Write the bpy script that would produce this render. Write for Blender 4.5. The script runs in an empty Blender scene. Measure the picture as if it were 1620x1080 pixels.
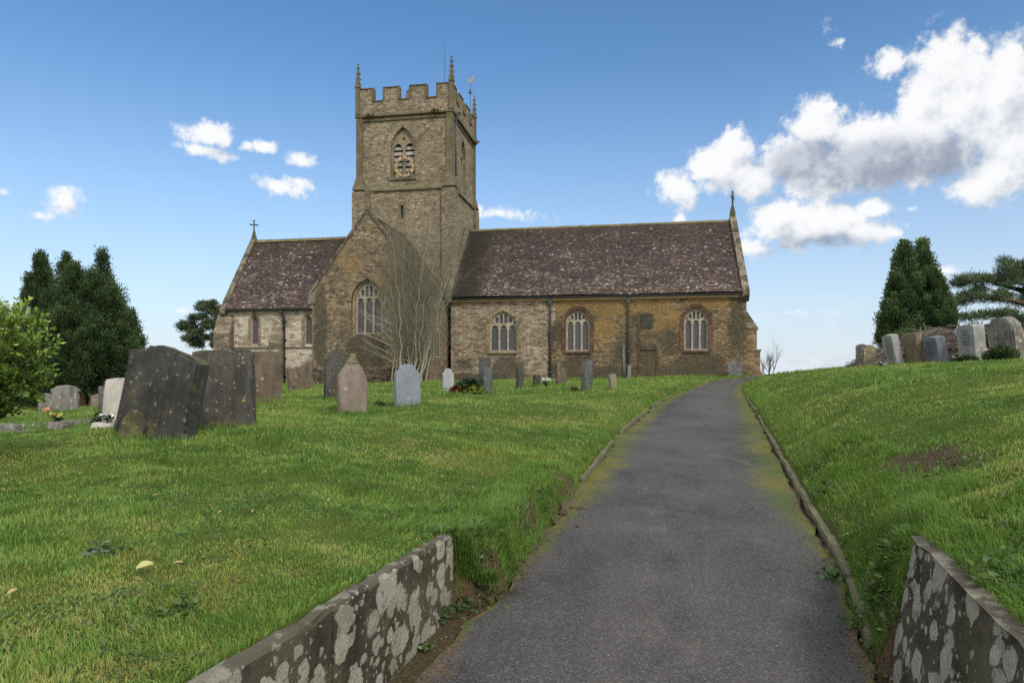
import bpy, bmesh, math, random
import numpy as np
from mathutils import Vector, Matrix
random.seed(7)
rng = np.random.default_rng(11)
SC = bpy.context.scene
COL = SC.collection
F, CX, HZ, EYE = 1070.0, 810.0, 590.0, 1.6     # measured lens, horizon and eye height
R = math.radians

# ------------------------------------------------------------------ objects
def tag(o, label=None, cat=None, group=None, kind=None):
    if label: o['label'] = label
    if cat: o['category'] = cat
    if group: o['group'] = group
    if kind: o['kind'] = kind
    return o

def empty(name, loc=(0, 0, 0), rz=0.0):
    o = bpy.data.objects.new(name, None)
    o.location = loc
    o.rotation_euler = (0, 0, rz)
    COL.objects.link(o)
    return o

def link(name, me, mat=None, parent=None):
    o = bpy.data.objects.new(name, me)
    COL.objects.link(o)
    if mat is not None:
        for m in (mat if isinstance(mat, (list, tuple)) else [mat]):
            me.materials.append(m)
    if parent is not None:
        o.parent = parent
    return o

def bm_obj(name, bm, mat, parent=None, uv=True, smooth=False):
    bmesh.ops.recalc_face_normals(bm, faces=bm.faces[:])
    if uv:
        box_uv(bm)
    me = bpy.data.meshes.new(name)
    bm.to_mesh(me)
    bm.free()
    if smooth:
        for p in me.polygons:
            p.use_smooth = True
    return link(name, me, mat, parent)

def box_uv(bm):
    l = bm.loops.layers.uv.verify()
    for f in bm.faces:
        n = f.normal
        for lp in f.loops:
            c = lp.vert.co
            if abs(n.z) > 0.85:
                lp[l].uv = (c.x, c.y)
            elif abs(n.x) > abs(n.y):
                lp[l].uv = (c.y + 37.0, c.z)
            else:
                lp[l].uv = (c.x, c.z)

def np_mesh(name, co, faces_idx, sizes, attrs=None):
    """mesh from arrays: co (n,3), flat loop indices, face sizes"""
    me = bpy.data.meshes.new(name)
    n = len(co)
    me.vertices.add(n)
    me.vertices.foreach_set('co', np.ascontiguousarray(co, dtype=np.float32).ravel())
    me.loops.add(len(faces_idx))
    me.loops.foreach_set('vertex_index', np.ascontiguousarray(faces_idx, dtype=np.int32))
    me.polygons.add(len(sizes))
    st = np.zeros(len(sizes), dtype=np.int32)
    st[1:] = np.cumsum(sizes)[:-1]
    me.polygons.foreach_set('loop_start', st)
    for k, v in (attrs or {}).items():
        a = me.attributes.new(k, 'FLOAT', 'POINT')
        a.data.foreach_set('value', np.ascontiguousarray(v, dtype=np.float32))
    me.update(calc_edges=True)
    me.validate()
    return me

def box(bm, x0, x1, y0, y1, z0, z1):
    vs = [bm.verts.new(p) for p in ((x0, y0, z0), (x1, y0, z0), (x1, y1, z0), (x0, y1, z0),
                                    (x0, y0, z1), (x1, y0, z1), (x1, y1, z1), (x0, y1, z1))]
    for f in ((0, 3, 2, 1), (4, 5, 6, 7), (0, 1, 5, 4), (1, 2, 6, 5), (2, 3, 7, 6), (3, 0, 4, 7)):
        bm.faces.new([vs[i] for i in f])
    return vs

def prism(bm, poly, axis, t0, t1):
    """poly 2D; axis 'y': (x,z) swept in y; 'x': (y,z) swept in x; 'z': (x,y) swept in z"""
    def P(p, t):
        return {'y': (p[0], t, p[1]), 'x': (t, p[0], p[1]), 'z': (p[0], p[1], t)}[axis]
    a = [bm.verts.new(P(p, t0)) for p in poly]
    b = [bm.verts.new(P(p, t1)) for p in poly]
    n = len(poly)
    bm.faces.new(a)
    bm.faces.new(b[::-1])
    for i in range(n):
        j = (i + 1) % n
        bm.faces.new((a[i], b[i], b[j], a[j]))
    return a, b

def holed(bm, outer, holes, place, depth_dir, depth, outer_sides=False):
    """flat sheet with holes plus reveals; place(x,z)->3D"""
    edges, loops = [], []
    for lp in [outer] + holes:
        vs = [bm.verts.new(place(*p)) for p in lp]
        loops.append(vs)
        for i in range(len(vs)):
            edges.append(bm.edges.new((vs[i], vs[(i + 1) % len(vs)])))
    nrm = -Vector(depth_dir)
    bmesh.ops.triangle_fill(bm, use_beauty=True, use_dissolve=False, edges=edges, normal=nrm)
    dv = Vector(depth_dir) * depth
    for k, vs in enumerate(loops):
        if k == 0 and not outer_sides:
            continue
        bk = [bm.verts.new(v.co + dv) for v in vs]
        for i in range(len(vs)):
            j = (i + 1) % len(vs)
            try:
                bm.faces.new((vs[i], vs[j], bk[j], bk[i]))
            except ValueError:
                pass

def arch(cx, w, z0, zs, za, n=7):
    """pointed arch outline, counter clockwise from bottom left"""
    h, rise = w / 2, za - zs
    r = (h * h + rise * rise) / (2 * h)
    pts = [(cx - h, z0), (cx + h, z0)]
    a_end = math.atan2(rise, r - h)
    right = []
    for i in range(n + 1):
        t = math.pi * 0 + (math.atan2(rise, -(h - r))) * i / n
        right.append((cx + h - r + r * math.cos(t), zs + r * math.sin(t)))
    pts += right
    for (x, z) in right[-2::-1]:
        pts.append((2 * cx - x, z))
    return pts

def tube(V, FC, pts, radii, k=5, cap=True):
    base = len(V)
    prev = None
    n = len(pts)
    for i, p in enumerate(pts):
        p = Vector(p)
        d = (Vector(pts[min(i + 1, n - 1)]) - Vector(pts[max(i - 1, 0)]))
        if d.length < 1e-9:
            d = Vector((0, 0, 1))
        d.normalize()
        if prev is None:
            s = d.orthogonal().normalized()
        else:
            s = (prev - d * prev.dot(d))
            s = s.normalized() if s.length > 1e-6 else d.orthogonal().normalized()
        prev = s
        t = d.cross(s)
        for j in range(k):
            a = 2 * math.pi * j / k
            V.append(p + (s * math.cos(a) + t * math.sin(a)) * radii[i])
    for i in range(n - 1):
        for j in range(k):
            a, b = base + i * k + j, base + i * k + (j + 1) % k
            FC.append((a, b, b + k, a + k))
    if cap:
        FC.append(tuple(base + j for j in range(k))[::-1])
        FC.append(tuple(base + (n - 1) * k + j for j in range(k)))

def vf_obj(name, V, FC, mat, parent=None, smooth=True):
    me = bpy.data.meshes.new(name)
    me.from_pydata([tuple(v) for v in V], [], FC)
    if smooth:
        for p in me.polygons:
            p.use_smooth = True
    me.update()
    return link(name, me, mat, parent)

# ------------------------------------------------------------------ nodes
class NT:
    def __init__(self, tree):
        self.t = tree
        tree.nodes.clear()
    def n(self, typ, ins=None, out=0, **props):
        nd = self.t.nodes.new(typ)
        for k, v in props.items():
            setattr(nd, k, v)
        for k, v in (ins or {}).items():
            s = nd.inputs[k]
            if isinstance(v, bpy.types.NodeSocket):
                self.t.links.new(v, s)
            else:
                s.default_value = v
        return nd.outputs[out] if out is not None else nd
    def m(self, op, a, b=0.0, c=0.0, clamp=False):
        return self.n('ShaderNodeMath', {0: a, 1: b, 2: c}, operation=op, use_clamp=clamp)
    def vm(self, op, a, b=(0, 0, 0), c=(0, 0, 0), out=0):
        return self.n('ShaderNodeVectorMath', {0: a, 1: b, 2: c} if op == 'MULTIPLY_ADD' else {0: a, 1: b}, out=out, operation=op)
    def ramp(self, fac, stops, interp='LINEAR'):
        nd = self.t.nodes.new('ShaderNodeValToRGB')
        cr = nd.color_ramp
        cr.interpolation = interp
        while len(cr.elements) < len(stops):
            cr.elements.new(0.5)
        for e, (p, c) in zip(cr.elements, stops):
            e.position = p
            e.color = (c, c, c, 1) if isinstance(c, (int, float)) else (c[0], c[1], c[2], 1)
        self.t.links.new(fac, nd.inputs[0])
        return nd.outputs[0]
    def mr(self, v, a, b, c=0.0, d=1.0, typ='SMOOTHSTEP'):
        return self.n('ShaderNodeMapRange', {'Value': v, 'From Min': a, 'From Max': b, 'To Min': c, 'To Max': d}, interpolation_type=typ, clamp=True) if typ == 'LINEAR' else self.n('ShaderNodeMapRange', {'Value': v, 'From Min': a, 'From Max': b, 'To Min': c, 'To Max': d}, interpolation_type=typ)
    def mix(self, f, a, b, blend='MIX'):
        nd = self.t.nodes.new('ShaderNodeMix')
        nd.data_type = 'RGBA'
        nd.blend_type = blend
        for i, v in ((0, f), (6, a), (7, b)):
            s = nd.inputs[i]
            if isinstance(v, bpy.types.NodeSocket):
                self.t.links.new(v, s)
            elif i == 0:
                s.default_value = v
            else:
                s.default_value = (v[0], v[1], v[2], 1)
        return nd.outputs[2]
    def noise(self, vec, scale, detail=4.0, rough=0.55, out=0, dim='3D', dist=0.0):
        ins = {'Scale': scale, 'Detail': detail, 'Roughness': rough, 'Distortion': dist}
        if vec is not None:
            ins['Vector'] = vec
        return self.n('ShaderNodeTexNoise', ins, out=out, noise_dimensions=dim)
    def vor(self, vec, scale, out='Distance', feature='F1', rnd=1.0, dim='3D'):
        nd = self.n('ShaderNodeTexVoronoi', {'Scale': scale, 'Randomness': rnd, 'Vector': vec}, out=None, feature=feature, voronoi_dimensions=dim)
        return nd.outputs[out]
    def bump(self, h, strength=0.5, dist=0.02):
        return self.n('ShaderNodeBump', {'Height': h, 'Strength': strength, 'Distance': dist})

def material(name):
    m = bpy.data.materials.new(name)
    m.use_nodes = True
    return m, NT(m.node_tree)

def finish(m, t, col, rough=0.85, bump=None, spec=0.25, metal=0.0, transl=None, alpha=None):
    ins = {'Base Color': col if isinstance(col, bpy.types.NodeSocket) else (*col, 1), 'Roughness': rough,
           'Specular IOR Level': spec, 'Metallic': metal}
    if bump is not None:
        ins['Normal'] = bump
    s = t.n('ShaderNodeBsdfPrincipled', ins)
    if transl is not None:
        tr = t.n('ShaderNodeBsdfTranslucent', {'Color': ins['Base Color']})
        s = t.n('ShaderNodeMixShader', {0: transl, 1: s, 2: tr})
    t.n('ShaderNodeOutputMaterial', {'Surface': s}, out=None)
    return m

def uvz(t):
    return t.n('ShaderNodeTexCoord', out='UV') if False else t.n('ShaderNodeUVMap')

def blobs(t, p, lst):
    """max over ellipses of 1 - normalised distance; p = vector socket (x,y used)"""
    acc = None
    for (x, y, rx, ry, w) in lst:
        q = t.vm('MULTIPLY_ADD', p, (1 / rx, 1 / ry, 0), (-x / rx, -y / ry, 0))
        ln = t.vm('LENGTH', q, out=1)
        v = t.m('MULTIPLY_ADD', ln, -w, w)
        acc = v if acc is None else t.m('MAXIMUM', acc, v)
    return acc

# ------------------------------------------------------------------ wall / stone materials
def mat_stone(name, ramp, mort=(0.2, 0.17, 0.12), sx=2.4, sz=5.2, stain_shade=None, dark=(0.035, 0.03, 0.024), tint=None,
              tintcol=(0.3, 0.17, 0.05), lich=0.5, lichcol=(0.42, 0.39, 0.3), big=0.5, green=0.25):
    m, t = material(name)
    uv = t.n('ShaderNodeUVMap')
    w = t.noise(uv, 2.2, 3, out=1)
    uvw = t.vm('MULTIPLY_ADD', w, (0.16, 0.10, 0), uv)
    uvw = t.vm('ADD', uvw, (-0.08, -0.05, 0))
    sc = t.vm('MULTIPLY', uvw, (sx, sz, 1))
    cell = t.vor(sc, 1.0, 'Color', dim='2D', rnd=0.85)
    edge = t.vor(sc, 1.0, 'Distance', feature='DISTANCE_TO_EDGE', dim='2D', rnd=0.85)
    sep = t.n('ShaderNodeSeparateColor', {0: cell}, out=None)
    r1, r2 = sep.outputs[0], sep.outputs[1]
    fine = t.noise(uv, 9.0, 5, 0.65)
    coarse = t.noise(uv, 1.7, 5, 0.7)
    v = t.m('MULTIPLY_ADD', t.m('SUBTRACT', fine, 0.5), 1.1, t.m('MULTIPLY_ADD', r1, .62, .19))
    v = t.m('MULTIPLY_ADD', t.m('SUBTRACT', coarse, 0.5), 0.9, v)
    col = t.ramp(v, ramp)
    lg = t.noise(uv, 0.42, 4, 0.6)
    col = t.mix(t.mr(lg, 0.42, 0.66, 0, big), col, dark)
    gn = t.noise(uv, 0.75, 3, 0.6, dist=0.4)
    col = t.mix(t.mr(gn, 0.5, 0.72, 0, green), col, (0.10, 0.105, 0.05))
    if tint:
        b = blobs(t, uv, tint)
        b = t.m('ADD', b, t.m('MULTIPLY_ADD', t.noise(uv, 1.3, 4, 0.65), 1.6, -0.8))
        col = t.mix(t.mr(b, 0.0, 0.5, 0, 0.62), col, t.mix(r2, tintcol, tuple(c * 0.6 for c in tintcol)))
    mo = t.mr(edge, 0.02, 0.12, 0.6, 0)
    col = t.mix(mo, col, mort)
    if stain_shade:
        b = blobs(t, uv, stain_shade)
        b = t.m('ADD', b, t.m('MULTIPLY_ADD', t.noise(uv, 2.4, 5, 0.7), 1.5, -0.75))
        col = t.mix(t.mr(b, 0.0, 0.42, 0, 0.78), col, t.mix(fine, dark, (0.085, 0.075, 0.045)))
    sp = t.noise(uv, 7.5, 6, 0.8)
    spm = t.mr(sp, 0.56, 0.66, 0, lich)
    col = t.mix(spm, col, lichcol)
    sp2 = t.noise(t.vm('ADD', uv, (31.0, 17.0, 0)), 6.0, 6, 0.8)
    col = t.mix(t.mr(sp2, 0.57, 0.68, 0, 0.62), col, dark)
    h = t.m('ADD', t.mr(edge, 0.0, 0.16), t.m('MULTIPLY', fine, 0.7))
    return finish(m, t, col, 0.92, t.bump(h, 0.6, 0.045), 0.12)

S_TOWER = [(0.0, (0.065, 0.052, 0.036)), (0.3, (0.155, 0.12, 0.078)), (0.55, (0.225, 0.178, 0.118)), (0.8, (0.295, 0.242, 0.168)), (1.0, (0.42, 0.37, 0.28))]
S_NAVE = [(0.0, (0.035, 0.027, 0.019)), (0.3, (0.105, 0.072, 0.038)), (0.55, (0.17, 0.118, 0.062)), (0.8, (0.235, 0.175, 0.105)), (1.0, (0.42, 0.36, 0.26))]
S_TRAN = [(0.0, (0.04, 0.031, 0.021)), (0.3, (0.115, 0.083, 0.049)), (0.55, (0.18, 0.135, 0.082)), (0.8, (0.255, 0.2, 0.13)), (1.0, (0.40, 0.345, 0.25))]
S_CHAN = [(0.0, (0.13, 0.10, 0.07)), (0.28, (0.28, 0.23, 0.17)), (0.5, (0.42, 0.37, 0.29)), (0.8, (0.52, 0.47, 0.38)), (1.0, (0.60, 0.55, 0.46))]

def mat_dressed(name, c1, c2, streak=0.4, dk=(0.06, 0.055, 0.04), grn=0.0, scale=3.0):
    m, t = material(name)
    p = t.n('ShaderNodeTexCoord', out=3)
    n1 = t.noise(p, scale, 6, 0.65)
    col = t.mix(t.mr(n1, 0.3, 0.7), c1, c2)
    n2 = t.noise(t.vm('MULTIPLY', p, (3, 3, 0.6)), scale * 1.6, 5, 0.7)
    col = t.mix(t.mr(n2, 0.48, 0.68, 0, streak), col, dk)
    if grn:
        n3 = t.noise(t.vm('ADD', p, (9, 2, 5)), scale * 0.7, 5, 0.7)
        col = t.mix(t.mr(n3, 0.42, 0.62, 0, grn), col, (0.10, 0.115, 0.035))
    n4 = t.noise(p, scale * 14, 3, 0.6)
    col = t.mix(0.35, col, t.mix(n4, (0.02, 0.02, 0.02), (0.6, 0.57, 0.5)), 'OVERLAY')
    return finish(m, t, col, 0.9, t.bump(t.m('ADD', n4, n1), 0.5, 0.02), 0.15)

def mat_tiles(name, seed=0.0, slope=8.0, moss_x=None):
    m, t = material(name)
    uv = t.n('ShaderNodeUVMap')
    s = t.n('ShaderNodeSeparateXYZ', {0: uv}, out=None)
    u, v = s.outputs[0], s.outputs[1]
    row = t.m('FLOOR', t.m('DIVIDE', v, 0.15))
    uo = t.m('ADD', t.m('DIVIDE', u, 0.2), t.m('MULTIPLY', t.m('MODULO', row, 2.0), 0.5))
    colu = t.m('FLOOR', uo)
    cell = t.n('ShaderNodeCombineXYZ', {0: colu, 1: row, 2: seed})
    wn = t.n('ShaderNodeTexWhiteNoise', {'Vector': cell}, out=None)
    r = wn.outputs[0]
    sep = t.n('ShaderNodeSeparateColor', {0: wn.outputs[1]}, out=None)
    big = t.noise(uv, 0.5, 4, 0.6)
    rr = t.m('MULTIPLY_ADD', t.m('SUBTRACT', big, 0.5), 1.1, r)
    col = t.ramp(rr, [(0.0, (0.020, 0.014, 0.012)), (0.35, (0.050, 0.034, 0.030)), (0.6, (0.066, 0.044, 0.036)), (0.8, (0.062, 0.046, 0.052)), (1.0, (0.11, 0.072, 0.05))])
    # moss and soot, denser towards ridge
    mo = t.noise(t.vm('ADD', uv, (3, 8, 0)), 0.9, 5, 0.65)
    up = t.mr(v, slope * 0.55, slope, 0, 0.22, 'LINEAR')
    col = t.mix(t.mr(t.m('ADD', mo, up), 0.55, 0.8, 0, 0.6), col, (0.045, 0.04, 0.02))
    if moss_x is not None:
        mx = t.m('MULTIPLY_ADD', t.noise(uv, 1.2, 5, 0.7), 3.0, t.m('MULTIPLY', t.m('SUBTRACT', u, moss_x), -1.0))
        col = t.mix(t.mr(mx, 0.6, 2.2, 0, 0.85), col, (0.022, 0.02, 0.011))
    # lichen: whole tiles and spots
    lz = t.noise(t.vm('MULTIPLY', uv, (0.5, 1.0, 1)), 0.75, 6, 0.75)
    low = t.mr(v, 0.0, slope * 0.95, 0.10, -0.05, 'LINEAR')
    dens = t.mr(t.m('ADD', lz, low), 0.43, 0.70, 0.02, 0.46)
    hit = t.m('LESS_THAN', sep.outputs[0], dens)
    lf = t.noise(t.vm('MULTIPLY', uv, (1.0, 1.5, 1)), 9.0, 4, 0.7)
    lm = t.m('MULTIPLY', t.m('MULTIPLY', hit, .85), t.mr(lf, 0.44, 0.58))
    if moss_x is not None:
        lm = t.m('MULTIPLY', lm, t.mr(mx, 0.8, 1.8, 1, 0))
    lc = t.ramp(sep.outputs[1], [(0.0, (0.2, 0.17, 0.13)), (0.45, (0.36, 0.32, 0.25)), (0.7, (0.27, 0.21, 0.09)), (0.9, (0.46, 0.43, 0.37)), (1.0, (0.6, 0.58, 0.55))])
    col = t.mix(lm, col, lc)
    fu = t.m('FRACT', uo)
    joint = t.mr(t.m('ABSOLUTE', t.m('SUBTRACT', fu, 0.5)), 0.40, 0.49, 0, 0.7)
    col = t.mix(joint, col, (0.012, 0.009, 0.009))
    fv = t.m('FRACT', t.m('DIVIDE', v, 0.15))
    col = t.mix(t.mr(fv, 0.0, 0.22, .75, 0), col, (.008, .006, .006))  # shadow gap under each tile lap, painted as a dark line
    h = t.m('ADD', t.m('MULTIPLY', r, 0.6), t.m('MULTIPLY', fv, -0.8))
    return finish(m, t, col, 0.85, t.bump(h, 0.7, 0.03), 0.25)

def mat_plain(name, c, rough=0.7, spec=0.3, metal=0.0, var=0.25, scale=8.0):
    m, t = material(name)
    p = t.n('ShaderNodeTexCoord', out=3)
    n = t.noise(p, scale, 5, 0.6)
    col = t.mix(n, tuple(x * (1 - var) for x in c), tuple(min(1, x * (1 + var)) for x in c))
    return finish(m, t, col, rough, t.bump(n, 0.25, 0.01), spec, metal)

def mat_glass():
    m, t = material('leaded_glass')
    uv = t.n('ShaderNodeUVMap')
    s = t.n('ShaderNodeSeparateXYZ', {0: uv}, out=None)
    a = t.m('FRACT', t.m('MULTIPLY', t.m('ADD', s.outputs[0], s.outputs[1]), 7.0))
    b = t.m('FRACT', t.m('MULTIPLY', t.m('SUBTRACT', s.outputs[0], s.outputs[1]), 7.0))
    ln = t.m('MAXIMUM', t.m('GREATER_THAN', a, 0.86), t.m('GREATER_THAN', b, 0.86))
    n = t.noise(uv, 1.6, 4, 0.6)
    c = t.mix(n, (0.05, 0.045, 0.05), (0.085, 0.08, 0.088))
    c = t.mix(t.m('MULTIPLY', ln, 0.45), c, (0.025, 0.024, 0.026))
    return finish(m, t, c, 0.38, t.bump(n, 0.3, 0.05), 0.4)

def mat_headstone(name, c1, c2, streak=(0.02, 0.02, 0.02), st=0.6, lich=0.3, lcol=(0.5, 0.48, 0.38), yel=0.0, grain=0.0, moss=0.3, ls=9.0):
    m, t = material(name)
    p = t.n('ShaderNodeTexCoord', out=3)
    n1 = t.noise(p, 2.6, 6, 0.65)
    col = t.mix(t.mr(n1, 0.32, 0.68), c1, c2)
    sw = t.noise(p, 1.8, 3, out=1)
    ps = t.vm('MULTIPLY_ADD', sw, (.25, .25, 0), p)
    n2 = t.noise(t.vm('MULTIPLY', ps, (5, 5, 0.8)), 1.3, 7, 0.72)
    col = t.mix(t.mr(n2, 0.42, 0.66, 0, st), col, streak)
    n5 = t.noise(t.vm('MULTIPLY', t.vm('ADD', ps, (4, 1, 0)), (9, 9, 1.6)), 1.0, 7, 0.75)
    col = t.mix(t.mr(n5, 0.52, 0.72, 0, st * 0.5), col, tuple(min(1, c * 1.9 + 0.02) for c in c2))
    if grain:
        g = t.noise(p, 160.0, 2, 0.6)
        col = t.mix(grain, col, t.mix(t.mr(g, 0.35, 0.65), (0.05, 0.05, 0.055), (0.75, 0.75, 0.77)), 'OVERLAY')
    w = t.noise(p, 7.0, 3, out=1)
    pw = t.vm('MULTIPLY_ADD', w, (0.08, 0.08, 0.08), p)
    d = t.vor(pw, ls, 'Distance')
    dc = t.vor(pw, ls, 'Color')
    sel = t.n('ShaderNodeSeparateColor', {0: dc}, out=None)
    d = t.m('DIVIDE', d, t.m('MULTIPLY_ADD', sel.outputs[2], 1.5, .25))
    d = t.m('ADD', d, t.m('MULTIPLY_ADD', t.noise(p, 28, 3, .6), .24, -.12))
    lm = t.m('MULTIPLY', t.mr(d, 0.16, 0.30, .85, 0), t.m('LESS_THAN', sel.outputs[0], lich))
    fr = t.noise(p, 40, 4, 0.7)
    lm = t.m('MULTIPLY', lm, t.mr(fr, 0.3, 0.55))
    lc = t.mix(t.m('LESS_THAN', sel.outputs[1], yel), lcol, (0.36, 0.26, 0.05))
    col = t.mix(lm, col, lc)
    n3 = t.noise(t.vm('ADD', p, (9, 2, 5)), 3.3, 6, 0.7)
    geo = t.n('ShaderNodeNewGeometry', out=None)
    nz = t.n('ShaderNodeSeparateXYZ', {0: geo.outputs['Normal']}, out=None).outputs[2]
    pz = t.n('ShaderNodeSeparateXYZ', {0: p}, out=None).outputs[2]
    mm = t.m('ADD', t.m('ADD', n3, t.mr(nz, 0.3, 0.9, 0, 0.25)), t.mr(pz, 0.0, 0.28, .12, 0))
    col = t.mix(t.mr(mm, 0.56, 0.74, 0, moss), col, (0.10, 0.10, 0.03))
    f2 = t.noise(p, 30, 4, 0.65)
    col = t.mix(0.3, col, t.mix(f2, (0.05, 0.05, 0.05), (0.8, 0.8, 0.8)), 'OVERLAY')
    return finish(m, t, col, 0.85, t.bump(t.m('ADD', f2, t.m('MULTIPLY', n1, 2)), 0.55, 0.012), 0.25)

def mat_leaf(name, stops, transl=0.25, rough=0.6, spec=0.3, nscale=1.2, namp=0.5):
    m, t = material(name)
    at = t.n('ShaderNodeAttribute', out='Fac', attribute_name='rnd')
    p = t.n('ShaderNodeNewGeometry', out='Position')
    n = t.noise(p, nscale, 4, 0.6)
    v = t.m('MULTIPLY_ADD', t.m('SUBTRACT', n, 0.5), namp, at)
    return finish(m, t, t.ramp(v, stops), rough, None, spec, transl=transl)
GRASS = 1.2
SUN_AZ_DEG = 150
SUN_E, SUN_ANG = 1.5, 12
SKY_STR = 0.08
SKY_MUL = (.68, .97, 1.14)
HAZE_AMT, HAZE_COL = 0.95, (5.2, 5.6, 6.25)
CLOUD_B = 6.9
FILL_CLOUD_COL = (11, 11, 11.1)
EXPOSURE = 0.85
DENOISE = False
# ------------------------------------------------------------------ terrain
_tab = rng.random((256, 256))
def vnoise(x, y):
    xi, yi = np.floor(x).astype(int), np.floor(y).astype(int)
    fx, fy = x - xi, y - yi
    fx, fy = fx * fx * (3 - 2 * fx), fy * fy * (3 - 2 * fy)
    g = lambda a, b: _tab[a & 255, b & 255]
    return (g(xi, yi) * (1 - fx) + g(xi + 1, yi) * fx) * (1 - fy) + (g(xi, yi + 1) * (1 - fx) + g(xi + 1, yi + 1) * fx) * fy
def fbm(x, y, s, o=4):
    v, a, tot = 0, 1.0, 0
    for k in range(o):
        v = v + a * vnoise(x * s + 17.3 * k, y * s + 5.1 * k)
        tot += a
        a *= 0.5
        s *= 2.03
    return v / tot
def sst(a, b, x):
    t = np.clip((x - a) / (b - a), 0, 1)
    return t * t * (3 - 2 * t)

_py = [-30, 0, 2, 3.5, 5, 7, 9.5, 12, 15, 18.6, 26, 34, 42, 60]
_pz = [-1.3, -0.14, -0.06, 0.0, 0.10, 0.22, 0.335, 0.43, 0.52, 0.60, 0.73, 0.86, 1.0, 1.2]
_ey = [-30, 0, 2, 3.5, 5, 7, 12, 18.6, 26, 34, 37.5]
_el = [-10.2, -1.52, -0.94, -0.507, 0.01, 0.56, 1.86, 3.80, 6.2, 9.1, 10.8]
_er = [-7.8, 0.80, 1.40, 1.878, 2.449, 3.016, 4.55, 6.62, 8.92, 11.5, 12.9]
_d = np.linspace(-30, 60, 1801)
def _smooth(a, w=25):
    k = np.hanning(w); k /= k.sum()
    return np.convolve(np.pad(a, w // 2, mode='edge'), k, 'valid')
_ZP = _smooth(np.interp(_d, _py, _pz)); _XL = _smooth(np.interp(_d, _ey, _el)); _XR = _smooth(np.interp(_d, _ey, _er))
zp = lambda y: np.interp(y, _d, _ZP)
xl = lambda y: np.interp(y, _d, _XL)
xr = lambda y: np.interp(y, _d, _XR)

CP = np.array([(-.45, 4.5, .50), (-1.15, 2.2, .52), (-3, 2.2, .46), (-6, 3.5, .52), (-5, 8.3, .78), (-4.0, 9.3, .90), (-6.1, 10.5, .765),
               (-8.3, 12, .55), (-14.5, 22, .37), (-5.7, 15.8, .9), (-3.2, 13.5, .78), (-2.3, 15, .88), (-4.4, 17, .92), (-7.5, 24, .97),
               (-2.3, 24, 1.0), (-.8, 21, .94), (.3, 24.5, 1.0), (2.0, 29, 1.13), (2.4, 22, 1.0), (3.6, 24, 1.02), (3.8, 45, 1.2), (12, 43.5, 1.45),
               (-10, 42, .92), (-18, 50, .8), (-19, 30, .11), (-30, 40, -.5), (-30, 15, -.3), (-13, 9, .35), (-8, 6.5, .58), (.25, 7.2, .43), (1.5, 12, .53),
               (3.3, 18.6, .78), (5.8, 26, .93), (8.8, 34, 1.08), (10.8, 39, 1.18), (-1.5, 8, .66), (-1.5, 6, .58), (-2, 0, .40), (-8, -8, .0), (20, 50, 1.3), (0, 60, 1.1), (-8, 60, .9)])
def _tps(r2):
    return np.where(r2 > 1e-12, 0.5 * r2 * np.log(np.maximum(r2, 1e-12)), 0)
_n = len(CP)
_A = np.zeros((_n + 3, _n + 3))
_A[:_n, :_n] = _tps(((CP[:, None, :2] - CP[None, :, :2]) ** 2).sum(-1)) + np.eye(_n) * 0.6
_A[:_n, _n] = 1; _A[:_n, _n + 1:] = CP[:, :2]; _A[_n, :_n] = 1; _A[_n + 1:, :_n] = CP[:, :2].T
_w = np.linalg.solve(_A, np.concatenate([CP[:, 2], np.zeros(3)]))
def HL(x, y):
    sh = x.shape
    x, y = x.ravel(), y.ravel()
    xc, yc = np.clip(x, -32, 24), np.clip(y, -8, 60)
    out = np.full(len(x), _w[_n])
    out += _w[_n + 1] * xc + _w[_n + 2] * yc
    for k in range(_n):
        out += _w[k] * _tps((xc - CP[k, 0]) ** 2 + (yc - CP[k, 1]) ** 2)
    return np.clip(out, -1.2, 1.55).reshape(sh)
def HR(x, y):
    s = np.maximum(x - xr(y), 0)
    A = np.interp(y, [0, 3, 15, 20, 25, 35, 41], [1.12, 1.15, 1.12, 1.03, .93, .80, .62])
    z = zp(y) + A * (1 - np.exp(-s / 1.3)) + 0.05 * np.minimum(s, 11) * np.interp(y, [10, 26, 40], [1, .8, .3])
    return z
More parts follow.
